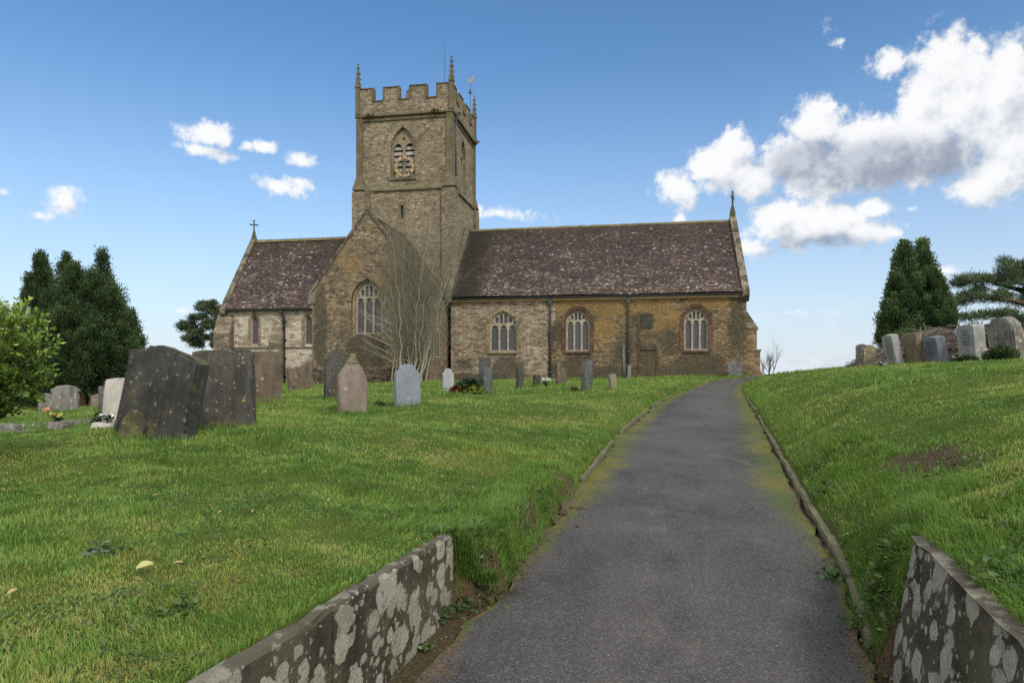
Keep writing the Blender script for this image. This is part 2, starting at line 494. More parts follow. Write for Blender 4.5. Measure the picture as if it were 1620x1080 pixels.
def terrain(x, y):
    """height and bare-soil mask"""
    x, y = np.asarray(x, float), np.asarray(y, float)
    sl, sr = xl(y) - x, x - xr(y)
    P = zp(y) - 0.05
    big = (fbm(x, y, 0.5, 3) - 0.5) * 0.20 + (fbm(x, y, 2.3, 3) - 0.5) * 0.075 + (fbm(x, y, 9, 2) - .5) * .02
    wall_l = sst(4.62, 4.42, y)            # behind the retaining walls the ground is held level
    wall_r = sst(3.70, 3.52, y)
    L = HL(x, y) + big * np.interp(np.abs(sl), [0, 1], [0.3, 1])
    lo = np.interp(y, [4, 6, 9, 14, 20, 40], [0.10, 0.16, 0.22, 0.3, 0.3, 0.3]) * 1.0
    jag = (fbm(x, y, 3.1, 4) - 0.5) * 0.40 * np.interp(y, [4, 9, 12], [1, 1, .2])
    k = sst(0.03, 0.03 + lo * 1.5, sl + jag)
    wl_off = np.interp(y, [-.9, 3.05, 4.5], [-1.95, -.81, -.39]) - x
    k = np.where(wall_l > 0.5, (wl_off > 0.06).astype(float), k)
    Lz = P + (L - P) * k
    Rr = HR(x, y) + big * sst(.1, 1, sr)
    step = 0.42 * sst(0.10, 0.40, sr + jag) * sst(5.6, 3.9, y)
    Rr = Rr + step * np.exp(-np.maximum(sr, 0) / 2.0)
    Rz = np.where(sr > 0.05, Rr, P)
    wr_off = x - np.interp(y, [0, 3.65], [1.09, 2.15])
    Rz = np.where((wall_r > 0.5) & (wr_off > 0.06), np.maximum(Rr * 0, np.interp(y, [0, 3.65], [.54, .72]) + 0.30 * (wr_off - .06).clip(0, 2.2)), np.where(wall_r > .5, P, Rz))
    z = np.where(sl > 0, Lz, np.where(sr > 0, Rz, P))
    # the path turns away to the right behind the crest
    base = HL(x, y)
    t = sst(34.5, 38.5, y)
    rcrest = HR(x, np.minimum(y, 36.0))
    far = np.where(sr > 0, np.maximum(base, rcrest * (1 - sst(36, 41, y)) + base * sst(36, 41, y)), base)
    far = np.where(x > 15, np.maximum(far, np.interp(x, [15, 19, 28], [1.2, 1.55, 1.7]) * (1 - sst(44, 60, y))), far)
    z = z * (1 - t) + (far + big * 0.5) * t
    r = np.hypot(x, y)
    z = z - sst(58, 300, r) * 32 - sst(26, 60, x) * 2.5 * sst(30, 60, r)
    soil = np.zeros_like(z)
    soil = np.maximum(soil, sst(0.04, 0.12, sl) * sst(0.55, 0.25, sl + jag) * sst(10, 7.5, y) * sst(4.3, 4.6, y) * sst(.44, .56, fbm(x, y, 2.6, 3)))
    soil = np.maximum(soil, sst(0.02, 0.1, sr) * sst(0.6, 0.3, sr + jag) * sst(7.0, 5.0, y) * sst(.46, .58, fbm(x, y, 3, 3)))
    # trodden earth at the end of the left retaining wall
    soil = np.maximum(soil, sst(0.55, 0.3, np.hypot((x + 0.16) / .55, (y - 4.55) / .75)))
    soil = soil * sst(.46, .26, z - P)
    soil = np.maximum(soil, ((wall_l > .3) & (wl_off < .05) & (sl > -.1)).astype(float) * .85)
    soil = np.maximum(soil, ((y < 3.9) & (wr_off < .05) & (sr > -.1)).astype(float) * .85)
    px_, py_ = 3.62, 6.1
    soil = np.maximum(soil, .85 * sst(1.0, 0.45, np.hypot((x - px_) / .36, (y - py_) / .75) + (fbm(x, y, 5, 3) - .5) * 1.5))
    return z, soil
def hz(x, y):
    return float(terrain(np.array([x]), np.array([y]))[0][0])
def hit(u, v, d0=1.6, d1=70):
    d = np.geomspace(d0, d1, 1500)
    z = terrain((u - CX) / F * d, d)[0]
    ray = EYE + (HZ - v) / F * d
    i = np.argmax(ray <= z)
    return float((u - CX) / F * d[i]), float(d[i]), float(z[i])

def axis(parts):
    out = []
    for a, b, s in parts:
        out += list(np.arange(a, b, s))
    return np.array(sorted(set(np.round(out, 4))))
gx = np.concatenate([-np.geomspace(2500, 30, 40), axis([(-29.5, -12, .5), (-12, -6, .2), (-6, -2, .1), (-2, 4.4, .045), (4.4, 8, .1), (8, 16, .2), (16, 30, .5)]), np.geomspace(30, 2500, 40)])
gy = np.concatenate([-np.geomspace(1500, 3, 24), axis([(-2.5, 1.4, .2), (1.4, 8, .05), (8, 14, .1), (14, 30, .2), (30, 60, .4)]), np.geomspace(60.5, 3500, 50)])
GX, GY = np.meshgrid(gx, gy)
GZ, GS = terrain(GX, GY)
nx, ny = len(gx), len(gy)
idx = np.arange(nx * ny).reshape(ny, nx)
quads = np.stack([idx[:-1, :-1], idx[:-1, 1:], idx[1:, 1:], idx[1:, :-1]], -1).reshape(-1, 4)
m, t = material('turf_ground')
pos = t.n('ShaderNodeNewGeometry', out='Position')
n1 = t.noise(pos, 0.6, 5, 0.6); n2 = t.noise(pos, 7.0, 6, 0.7); n3 = t.noise(pos, 45, 4, .7)
c = t.mix(t.mr(n1, .35, .65), (0.06, 0.105, 0.016), (0.11, 0.14, 0.024))
c = t.mix(t.mr(n2, .5, .7, 0, .6), c, (0.10, 0.10, 0.03))
c = t.mix(t.mr(n3, .3, .7, .5, 0), c, (0.022, 0.035, 0.008))
so = t.n('ShaderNodeAttribute', out='Fac', attribute_name='soil')
sc_ = t.mix(n2, (0.05, 0.033, 0.02), (0.16, 0.105, 0.07))
sc_ = t.mix(t.mr(n3, .35, .6, .6, 0), sc_, (0.025, 0.018, 0.012))
c = t.mix(so, c, sc_)
finish(m, t, c, 0.95, t.bump(t.m('ADD', n2, n3), 0.9, 0.04), 0.1)
M_GROUND = m
me = np_mesh('ground', np.stack([GX, GY, GZ], -1).reshape(-1, 3), quads.ravel(), np.full(len(quads), 4), {'soil': GS.ravel()})
for p in me.polygons: p.use_smooth = True
tag(link('ground', me, M_GROUND), kind='structure')

# ------------------------------------------------------------------ path (a ribbon that bends right behind the crest)
def smooth_poly(pts, n):
    pts = np.array(pts, float)
    s = np.r_[0, np.cumsum(np.hypot(*np.diff(pts, axis=0).T))]
    q = np.linspace(0, s[-1], n)
    out = np.stack([np.interp(q, s, pts[:, k]) for k in (0, 1)], -1)
    for _ in range(6):
        out[1:-1] = (out[:-2] + 2 * out[1:-1] + out[2:]) / 4
    return out
ys = list(np.arange(-12, 34.6, 0.25))
Lp = [(xl(y), y) for y in ys] + [(10.1, 36.2), (11.6, 38.6), (14, 40.3), (18, 41.2), (26, 41.6)]
Rp = [(xr(y), y) for y in ys] + [(12.0, 35.2), (13.0, 36.6), (15.2, 37.9), (19, 38.6), (26, 38.9)]
NL = 520
Ls, Rs = smooth_poly(Lp, NL), smooth_poly(Rp, NL)
NC = 25
tt = np.linspace(0, 1, NC)
PX = Ls[:, None, 0] * (1 - tt) + Rs[:, None, 0] * tt
PY = Ls[:, None, 1] * (1 - tt) + Rs[:, None, 1] * tt
wd = np.hypot(Rs[:, 0] - Ls[:, 0], Rs[:, 1] - Ls[:, 1])
ED = np.minimum(tt, 1 - tt)[None] * wd[:, None]
far_z = terrain(PX, PY)[0] + 0.06
tb = sst(32.5, 36, PY)
PZ = zp(PY) * (1 - tb) + np.maximum(far_z, zp(PY)) * tb + 0.03 * np.sin(np.pi * tt)[None] + (fbm(PX, PY, 1.1, 3) - .5) * .02
PX = PX + np.where((tt == 0)[None], (fbm(PY * 1.0, PY * 0 + 3, 1.7, 4) - .5) * .3, 0) + np.where((tt == 1)[None], (fbm(PY * 1.0, PY * 0 + 9, 1.7, 4) - .5) * .22, 0)
idx = np.arange(NL * NC).reshape(NL, NC)
quads = np.stack([idx[:-1, :-1], idx[:-1, 1:], idx[1:, 1:], idx[1:, :-1]], -1).reshape(-1, 4)
m, t = material('worn_asphalt')
pos = t.n('ShaderNodeNewGeometry', out='Position')
ed = t.n('ShaderNodeAttribute', out='Fac', attribute_name='edge')
side = t.n('ShaderNodeAttribute', out='Fac', attribute_name='side')
yy = t.n('ShaderNodeSeparateXYZ', {0: pos}, out=None).outputs[1]
n1 = t.noise(pos, 0.9, 5, 0.6); n2 = t.noise(pos, 3.5, 5, .65)
c = t.mix(t.mr(n1, .32, .68), (0.037, 0.0345, 0.0325), (0.075, 0.0705, 0.066))
low_ = t.noise(t.vm('MULTIPLY', pos, (1.2, .45, 1)), 0.55, 4, .6)
c = t.mix(t.mr(low_, .42, .68, 0, .55), c, (0.092, 0.085, 0.077))
c = t.mix(t.m('MULTIPLY', t.mr(ed, .35, 1.05), t.mr(n2, .3, .6, .1, .45)), c, (0.098, 0.09, 0.082))
c = t.mix(t.mr(n2, .55, .75, 0, .5), c, (0.095, 0.09, 0.088))
g1 = t.vor(pos, 120, 'Color'); gs = t.n('ShaderNodeSeparateColor', {0: g1}, out=None).outputs[0]
c = t.mix(t.mr(gs, .0, .6, .45, 0), c, (0.014, 0.014, 0.015))
c = t.mix(t.mr(gs, .78, .97, 0, .38), c, (0.19, 0.185, 0.18))
g2 = t.vor(pos, 38, 'Color'); gs2 = t.n('ShaderNodeSeparateColor', {0: g2}, out=None).outputs[1]
g2d = t.vor(pos, 38, 'Distance')
c = t.mix(t.m('MULTIPLY', t.m('GREATER_THAN', gs2, .975), t.mr(g2d, .15, .35, .5, 0)), c, (0.26, 0.25, 0.23))
# worn pale streak at the right and dusty patch
dn = t.noise(t.vm('MULTIPLY', pos, (1, .5, 1)), 1.6, 5, .65)
c = t.mix(t.mr(dn, .60, .76, 0, .4), c, (0.17, 0.155, 0.14))
# moss creeping in from both edges
mn = t.noise(pos, 2.4, 6, .72)
mfine = t.noise(pos, 34, 5, .75)
reach = t.mix(side, (.72, .72, .72), (.92, .92, .92))
reach = t.m('MULTIPLY', t.n('ShaderNodeSeparateColor', {0: reach}, out=None).outputs[0], t.mr(yy, 4.5, 8.5, .12, 1.0))
mv = t.m('SUBTRACT', t.m('ADD', t.m('MULTIPLY', mn, 1.5), -.14), t.m('DIVIDE', ed, reach))
mv = t.m('ADD', mv, t.m('MULTIPLY_ADD', mfine, 2.0, -1.0))
moss = t.mix(mfine, (0.07, 0.068, 0.012), (0.17, 0.16, 0.022))
mcl = t.mix(t.mr(t.noise(pos, 1.1, 4, .6), .4, .65), moss, (0.06, 0.09, 0.018))
c = t.mix(t.mr(mv, .0, .45, 0, .85), c, mcl)
# soil washed in at the near verge
sv = t.m('SUBTRACT', t.noise(pos, 1.9, 5, .7), t.m('MULTIPLY_ADD', ed, 1.5, .36))
sv = t.m('MULTIPLY', t.mr(sv, 0, .16), t.mr(yy, 6.8, 9, 1, .12))
c = t.mix(t.m('MULTIPLY', sv, .9), c, t.mix(t.mr(mfine, .3, .7), (0.045, 0.03, 0.02), (0.15, 0.11, 0.082)))
hgt = t.m('ADD', t.m('MULTIPLY', gs, .6), t.m('ADD', mfine, t.m('MULTIPLY', n2, 2)))
finish(m, t, c, 0.9, t.bump(hgt, 0.6, 0.008), 0.2)
me = np_mesh('path', np.stack([PX, PY, PZ], -1).reshape(-1, 3), quads.ravel(), np.full(len(quads), 4),
             {'edge': ED.ravel(), 'side': np.repeat((tt > .5).astype(float)[None], NL, 0).ravel()})
for p in me.polygons: p.use_smooth = True
tag(link('path', me, m), kind='structure')
# ------------------------------------------------------------------ church (local a = along the nave, b = away, z = height)
OX, OY, ANG = 14.91, 43.0, math.atan2(-.1753, .9845)
EA, EB = Vector((.9845, -.1753)), Vector((.1753, .9845))
def W(a, b):
    return OX + EA.x * a + EB.x * b, OY + EA.y * a + EB.y * b
def A_of(u, b):
    """a of the point of the plane b = const that is seen in column u, and its depth"""
    k = (u - CX) / F
    a = (k * (OY + EB.y * b) - OX - EB.x * b) / (EA.x - k * EA.y)
    return a, OY + EA.y * a + EB.y * b
def AZ(u, v, b):
    a, d = A_of(u, b)
    return a, EYE + (HZ - v) / F * d

church = empty('church', (OX, OY, 0), ANG)
tag(church, 'old stone parish church with battlemented central tower and purple brown tiled roofs', 'church')

nv = lambda u, v, b=0.0: AZ(u, v, b)
def st(lst, b):
    out = []
    for (u, v, ru, rv, w) in lst:
        a, z = AZ(u, v, b)
        d = A_of(u, b)[1]
        out.append((a, z, ru * d / F, rv * d / F, w))
    return out
M_NAVE = mat_stone('rubble_nave_stone', S_NAVE, sx=4.4, sz=9.2, big=.6, green=.35, lich=.6, mort=(.15, .12, .075),
    stain_shade=st([(803, 585, 34, 32, 1.2), (915, 580, 30, 26, 1.3), (1105, 577, 48, 24, 1.4), (1016, 508, 22, 16, 1.3), (1025, 566, 20, 30, .9), (1166, 520, 18, 60, 1.0), (1165, 480, 16, 24, .8),  # the pair by the gable corner is corner shade, painted in with the stains
              (870, 590, 60, 18, .8), (1090, 596, 120, 12, .9), (930, 540, 12, 40, .7), (985, 560, 20, 40, .6), (960, 600, 300, 24, 2.0), (880, 525, 20, 30, .6), (1060, 540, 20, 34, .6)], 0),
    tint=st([(960, 480, 130, 26, 1.2), (1050, 505, 40, 30, 1.1), (955, 520, 26, 26, 1.0), (1130, 478, 70, 14, 1), (850, 482, 50, 10, .8)], 0), tintcol=(.30, .185, .06))
M_NAVE_PALE = mat_stone('pale_nave_stone', [(0, (.07, .052, .035)), (.3, (.18, .135, .09)), (.55, (.27, .215, .15)), (.8, (.35, .295, .22)), (1, (.47, .42, .33))], sx=3.6, sz=8.6, big=.35, green=.12, lich=.5,
    stain_shade=st([(803, 588, 34, 30, 1.3), (735, 575, 26, 12, .7), (740, 602, 80, 14, 1.8)], 0))
M_TOWER = mat_stone('tower_stone', S_TOWER, sx=4.2, sz=8.6, big=.35, green=.3, lich=.5)
M_TRAN = mat_stone('transept_stone', S_TRAN, sx=4.0, sz=8.4, big=.45, green=.22, lich=.5,
    stain_shade=st([(578, 558, 36, 34, 2.2), (560, 600, 90, 16, 1.6), (507, 520, 14, 80, 1.2), (650, 598, 60, 14, 1.0)], -4.9),
    tint=st([(560, 420, 22, 26, 1.0), (536, 400, 20, 30, .9), (600, 440, 16, 20, .8)], -4.9), tintcol=(.30, .2, .09))
M_CHAN = mat_stone('chancel_stone', S_CHAN, sx=2.4, sz=6.2, big=.42, dark=(.15, .115, .078), green=.06, lich=.35, mort=(.33, .28, .2),
    stain_shade=st([(430, 592, 90, 16, .9), (352, 560, 18, 50, .6)], 1.5))
M_BUTT = mat_stone('buttress_stone', [(0, (.06, .048, .034)), (.4, (.14, .11, .078)), (.7, (.22, .18, .13)), (1, (.32, .28, .21))], sx=2.2, sz=4.2, big=.45, green=.4, lich=.35)
M_COPE = mat_stone('coping_stone', [(0, (.03, .026, .02)), (.4, (.08, .067, .048)), (.75, (.14, .12, .09)), (1, (.26, .24, .19))], sx=1.2, sz=2.2, big=.4, green=.45, lich=.6)
M_STRING = mat_dressed('string_stone', (.11, .09, .06), (.19, .155, .11), .65, grn=.4, scale=2.4)
M_TRACERY = mat_dressed('tracery_stone', (.27, .235, .175), (.41, .37, .295), .3, dk=(.13, .11, .075), scale=4)
M_TRACERY_GOLD = mat_stone('ochre_arch_blocks', [(0, (.12, .085, .045)), (.4, (.22, .16, .085)), (.7, (.3, .235, .14)), (1, (.4, .34, .24))], sx=2.6, sz=3.4, big=.3, green=.2, lich=.3)
M_REDARCH = mat_stone('red_arch_stone', [(0, (.035, .021, .015)), (.5, (.10, .056, .037)), (1, (.17, .105, .07))], sx=3, sz=3, mort=(.13, .09, .06), big=.3, green=.05, lich=.25)
M_OCHREARCH = mat_dressed('ochre_arch_stone', (.25, .18, .09), (.38, .3, .18), .35, scale=2.5)
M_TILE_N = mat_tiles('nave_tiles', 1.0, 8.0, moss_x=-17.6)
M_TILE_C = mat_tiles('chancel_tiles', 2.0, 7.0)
M_TILE_T = mat_stone('mossy_transept_tiles', [(0, (.03, .024, .016)), (.5, (.085, .066, .04)), (1, (.17, .14, .09))], sx=5, sz=7, big=.3, green=.4, lich=.35, mort=(.03, .025, .016))
M_IRON = mat_plain('black_iron', (.018, .018, .02), .5, .4)
M_LEAD = mat_plain('grey_pipe', (.055, .058, .062), .55, .4)
M_GLASS = mat_glass()
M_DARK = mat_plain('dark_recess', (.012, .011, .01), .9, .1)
M_LOUVRE = mat_dressed('louvre_stone', (.33, .30, .265), (.46, .43, .39), .2, scale=3)
M_GOLD = mat_plain('gilt', (.5, .33, .12), .45, .5, .25)
M_CORNICE = mat_dressed('cornice_stone', (.3, .2, .08), (.38, .3, .17), .35, dk=(.09, .06, .035), scale=1.2)

# ---- walls with openings
def xz_wall(name, b, outer, holes, mat, reveal=.34, parent=church):
    bm = bmesh.new()
    holed(bm, outer, holes, lambda x, z: (x, b, z), (0, 1, 0), reveal)
    # triangle_fill keeps the winding of the sheet: point it at the camera side
    me_f = [f for f in bm.faces]
    for f in me_f:
        f.normal_update()
    box_uv(bm)
    me = bpy.data.meshes.new(name); bm.to_mesh(me); bm.free()
    return link(name, me, mat, parent)

def side_wall(name, pts_list, mat, parent=church):
    for pts in pts_list:
        bm = bmesh.new()
        bm.faces.new([bm.verts.new(p) for p in pts])
        for f in bm.faces: f.normal_update()
        box_uv(bm)
        me = bpy.data.meshes.new(name); bm.to_mesh(me); bm.free()
        o = link(name, me, mat, parent)
    return o

def light_holes(cx, w, z0, zs, za, lights=3, bar=.12, top='perp'):
    """openings of a perpendicular window inside a pointed arch"""
    holes = []
    h = w / 2
    lw = (w - bar * (lights + 1)) / lights
    r = (h * h + (za - zs) ** 2) / (2 * h)
    def archz(x):
        x = abs(x - cx)
        q = r * r - (x + r - h) ** 2
        return zs + math.sqrt(max(q, 0))
    zl = zs + (za - zs) * .12
    for k in range(lights):
        c = cx - h + bar + lw / 2 + k * (lw + bar)
        holes.append(arch(c, lw, z0 + bar * .6, zl - lw * .42, zl + lw * .16, 5))
    # upper tier: four slim panes and a top eye
    span = w * .60
    sw = (span - bar * .62 * 3) / 4
    for k in range(4):
        c = cx - span / 2 + sw / 2 + k * (sw + bar * .62)
        zt = min(archz(c - sw / 2), archz(c + sw / 2)) - bar * .8
        zb = zl + lw * .40 + (0.05 if k in (0, 3) else 0.0)
        if zt - zb > .2:
            holes.append(arch(c, sw, zb, zt - sw * .75, zt, 4))
    # spandrel eyes at the sides
    for sgn in (-1, 1):
        c = cx + sgn * (h - bar - lw * .22)
        zt = archz(c + sgn * .04) - bar * .8
        zb = zl + lw * .30
        if zt - zb > .08:
            holes.append([(c - .05, zb), (c + .05, zb), (c - sgn * .03, zt)])
    return holes

def tracery_window(name, cx, w, z0, zs, za, b, mat, lights=3, bar=.12, thick=.16, surround=None, smat=None, label=None, inset=.16, sill=True):
    """a window part: stone tracery (mesh) with its glass, surround and sill as sub-parts"""
    bm = bmesh.new()
    out = arch(cx, w, z0, zs, za, 9)
    hl = light_holes(cx, w, z0, zs, za, lights, bar) if lights > 1 else [arch(cx, w - 2 * bar, z0 + bar, zs - .02, za - bar * 1.5, 6)]
    holed(bm, out, hl, lambda x, z: (x, b + inset, z), (0, 1, 0), thick)
    for f in bm.faces: f.normal_update()
    box_uv(bm)
    me = bpy.data.meshes.new(name); bm.to_mesh(me); bm.free()
    wnd = link(name, me, mat, church)
    if label: wnd['label'] = label
    # cusps: small stone lobes in the light heads
    if lights > 1:
        bm = bmesh.new()
        h = w / 2
        lw = (w - bar * (lights + 1)) / lights
        zl = zs + (za - zs) * .12
        for k in range(lights):
            c = cx - h + bar + lw / 2 + k * (lw + bar)
            for sgn in (-1, 1):
                x0 = c + sgn * lw * .5
                z1 = zl - lw * .36
                prism(bm, [(x0, z1 - .07), (c + sgn * lw * .24, z1 + .02), (x0 - sgn * lw * .06, z1 + lw * .22)][::sgn], 'y', b + inset + .03, b + inset + .1)
        bm_obj('cusp', bm, mat, wnd)['kind'] = 'stuff'
    bm = bmesh.new()
    g = arch(cx, w - .02, z0, zs, za - .01, 9)
    vs = [bm.verts.new((x, b + inset + thick * .72, z)) for x, z in g]
    bm.faces.new(vs)
    bm_obj('glass', bm, M_GLASS, wnd)
    if surround:
        ws, prot = surround
        bm = bmesh.new()
        a1 = arch(cx, w + 2 * ws, z0 - .02, zs, za + ws * 1.15, 9)
        a0 = arch(cx, w + .004, z0 - .02, zs, za + .004, 9)
        n = len(a1)
        # ring without the bottom edge
        F1 = [bm.verts.new((x, b - prot, z)) for x, z in a1]
        F0 = [bm.verts.new((x, b - prot + .03, z)) for x, z in a0]
        B1 = [bm.verts.new((x, b + .02, z)) for x, z in a1]
        B0 = [bm.verts.new((x, b + inset, z)) for x, z in a0]
        for i in range(1, n):
            j = (i + 1) % n
            bm.faces.new((F1[i], F1[j], F0[j], F0[i]))
            bm.faces.new((F1[i], B1[i], B1[j], F1[j]))
            bm.faces.new((F0[i], F0[j], B0[j], B0[i]))
        bm_obj('surround', bm, smat or mat, wnd)
    if sill:
        bm = bmesh.new()
        prism(bm, [(b - .10, z0 - .16), (b + .3, z0 - .16), (b + .3, z0 + .05), (b - .10, z0 - .07)], 'x', cx - w / 2 - .12, cx + w / 2 + .12)
        bm_obj('sill', bm, smat or mat, wnd)
    return wnd

# ---- nave
NL0, EAVE, RIDGE, NW = -19.4, 6.78, 12.5, 11.0
def win_from_px(u0, u1, vs, va, vb, b):
    c, _ = A_of((u0 + u1) / 2, b)
    d = A_of((u0 + u1) / 2, b)[1]
    w = A_of(u1, b)[0] - A_of(u0, b)[0]
    Z = lambda v: EYE + (HZ - v) / F * d
    return c, w, Z(vb), Z(vs), Z(va)
NWIN = [win_from_px(774, 818, 519, 492, 555.5, 0), win_from_px(895, 933, 512, 490, 555, 0), win_from_px(1082, 1121, 510, 487, 553.5, 0)]
z0 = .2
split_a = -12.35
holes = [arch(c, w, a0, zs, za, 9) for c, w, a0, zs, za in NWIN]
xz_wall('nave_wall', 0, [(split_a - 0.35, z0), (0, z0), (0, EAVE - .1), (split_a + .15, EAVE - .1), (split_a + .15, 5.2), (split_a - .35, 4.4)], holes[1:], M_NAVE)
xz_wall('nave_wall', 0.006, [(NL0, z0), (split_a, z0), (split_a + .5, 3.5), (split_a + .2, EAVE - .1), (NL0, EAVE - .1)], holes[:1], M_NAVE_PALE)
tracery_window('window', *NWIN[0], 0, M_TRACERY, surround=(.24, .04), smat=M_TRACERY_GOLD, label='wide window with ochre stone arch')
tracery_window('window', *NWIN[1], 0, M_TRACERY, surround=(.26, .05), smat=M_REDARCH, label='window with red stone arch beside the drainpipe')
tracery_window('window', *NWIN[2], 0, M_TRACERY, surround=(.26, .05), smat=M_REDARCH, label='window with red stone arch near the gable end')
side_wall('gable_wall', [[(0, 0, z0), (0, NW, z0), (0, NW, EAVE), (0, NW / 2, RIDGE), (0, 0, EAVE)],
                         [(NL0, NW, z0), (NL0, 0, z0), (NL0, 0, EAVE), (NL0, NW / 2, RIDGE), (NL0, NW, EAVE)],
                         [(0, NW, z0), (NL0, NW, z0), (NL0, NW, EAVE), (0, NW, EAVE)]], M_NAVE)
# cornice band below the eaves
bm = bmesh.new(); box(bm, NL0 + .02, -.02, -.07, .05, EAVE - .34, EAVE - .09); bm_obj('cornice', bm, M_CORNICE, church)

def roof_slope(name, e0, e1, r0, r1, mat, course=.15, thick=.028, jit=.02):
    """tiled slope as overlapping courses; e = eaves ends, r = ridge ends; u runs along, v up the slope"""
    e0, e1, r0, r1 = map(Vector, (e0, e1, r0, r1))
    L = (r0 - e0).length
    n = int(L / course)
    up = (r0 - e0).normalized()
    al = (e1 - e0).normalized()
    nr = al.cross(up).normalized()
    if nr.z < 0: nr = -nr
    bm = bmesh.new()
    uvl = bm.loops.layers.uv.verify()
    seg = max(2, int((e1 - e0).length / .8))
    for i in range(n):
        v0, v1 = i * course, min((i + 1) * course + .03, L)
        f0, f1 = v0 / L, v1 / L
        for s in range(seg):
            s0, s1 = s / seg, (s + 1) / seg
            def P(s_, f, lift):
                a = e0.lerp(e1, s_); b = r0.lerp(r1, s_)
                wob = .02 * math.sin(s_ * 17 + i * .05) + .018 * math.sin(s_ * 7.3 + f * 9)
                return a.lerp(b, f) + nr * (lift + wob)
            p = [bm.verts.new(P(s0, f0, thick)), bm.verts.new(P(s1, f0, thick)), bm.verts.new(P(s1, f1, .003)), bm.verts.new(P(s0, f1, .003))]
            q = [bm.verts.new(P(s0, f0, 0)), bm.verts.new(P(s1, f0, 0))]
            fs = bm.faces.new(p); fe = bm.faces.new((q[0], q[1], p[1], p[0]))
            for f in (fs, fe):
                for lp in f.loops:
                    c = lp.vert.co
                    vv = (c - e0).dot(up)
                    if f is fe: vv = v0 + .004
                    lp[uvl].uv = ((c - e0).dot(al) + e0.x, min(max(vv, v0 + .002), v0 + course - .002) if f is fs else vv)
    me = bpy.data.meshes.new(name); bm.to_mesh(me); bm.free()
    return link(name, me, mat, church)
OV = .28
def eave_pt(b, z, b2, z2, ov=OV):
    s = (z2 - z) / (b2 - b)
    return b - ov * math.copysign(1, b2 - b), z - ov * abs(s) * 1.0
eb, ez = -.26, EAVE - .02
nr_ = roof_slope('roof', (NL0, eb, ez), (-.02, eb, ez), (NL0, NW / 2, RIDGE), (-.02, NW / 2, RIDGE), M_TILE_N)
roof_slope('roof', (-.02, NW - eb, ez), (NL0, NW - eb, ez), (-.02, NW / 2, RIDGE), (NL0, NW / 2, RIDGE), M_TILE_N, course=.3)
def ridge_tiles(a0, a1, b, z, mat, crest=False):
    bm = bmesh.new()
    x = a0
    while x < a1 - .05:
        x2 = min(x + .42, a1)
        dz = random.uniform(-.012, .018)
        prism(bm, [(b - .16, z - .12), (b - .05, z + .05 + dz), (b + .05, z + .05 + dz), (b + .16, z - .12)], 'x', x, x2 - .012)
        if crest:
            for q in (.06, .26):
                prism(bm, [(x + q, z + .04), (x + q + .12, z + .04), (x + q + .12, z + .12), (x + q, z + .12)], 'y', b - .03, b + .03)
        x = x2
    return bm_obj('ridge', bm, mat, church)
M_RIDGE = mat_dressed('ridge_tile', (.13, .1, .055), (.24, .19, .1), .5, grn=.6, scale=2.0)
ridge_tiles(NL0, -.05, NW / 2, RIDGE + .02, M_RIDGE)

def coping_gable(a0, a1, b0, bm_, b1, ze, zr, rise, mat, kneel=True, name='gable_coping'):
    """parapet coping across the roof ends: follows both slopes of a gable whose wall is at const a"""
    bm = bmesh.new()
    o = .34
    s = (zr - ze) / (bm_ - b0)
    prof = [(b0 - o, ze - o * s + .0), (b0 - o, ze - o * s + rise * 1.25), (bm_, zr + rise * 1.25), (b1 + o, ze - o * s + rise * 1.25), (b1 + o, ze - o * s), (bm_, zr - .05)]
    prism(bm, prof, 'x', a0, a1)
    if kneel:
        for sg, bb in ((1, b0), (-1, b1)):
            p = [(bb + sg * .25, ze - .62), (bb - sg * .12, ze - .62), (bb - sg * .38, ze - .3), (bb - sg * .38, ze - o * s + .04), (bb + sg * .25, ze - .05)]
            prism(bm, p[::sg], 'x', a0 + .012, a1 - .012)
    return bm_obj(name, bm, mat, church)
coping_gable(-.30, .14, 0, NW / 2, NW, EAVE, RIDGE, .34, M_COPE)
coping_gable(NL0 - .3, NL0 + .04, 0, NW / 2, NW, EAVE, RIDGE, .36, M_COPE)

def gutter(a0, a1, b, z, mat):
    bm = bmesh.new()
    prism(bm, [(b, z + .06), (b - .13, z + .06), (b - .12, z - .03), (b - .06, z - .07), (b, z - .05)], 'x', a0, a1)
    return bm_obj('gutter', bm, mat, church)
gutter(NL0 + .1, -.34, eb + .015, EAVE - .16, M_IRON)

def downpipe(a, b, z_top, z_bot, mat, r=.062, swan=True, hopper=True):
    V, FC = [], []
    pts = [(a, b - .14, z_top), (a, b - .14, z_top - .14), (a, b - .11, z_top - .3), (a, b - .11, z_bot)] if not swan else \
          [(a - .18, b - .24, z_top), (a - .18, b - .24, z_top - .22), (a - .05, b - .14, z_top - .42), (a, b - .11, z_top - .62), (a, b - .11, z_bot)]
    tube(V, FC, pts, [r] * len(pts), 8)
    o = vf_obj('downpipe', V, FC, mat, church)
    bm = bmesh.new()
    z = z_top - .9
    while z > z_bot + .3:
        box(bm, a - r * 1.7, a + r * 1.7, b - .11 - r * 1.5, b, z, z + .07)
        z -= 1.35
    bm_obj('bracket', bm, mat, o)
    if hopper:
        bm = bmesh.new()
        prism(bm, [(a - .14, z_top - .05), (a - .07, z_top - .4), (a + .07, z_top - .4), (a + .14, z_top - .05)], 'y', b - .26, b - .01)
        bm_obj('hopper', bm, mat, o)
    return o
for u in (870.5, 994):
    downpipe(A_of(u, -.1)[0], 0, EAVE - .2, .9, M_LEAD, swan=False)

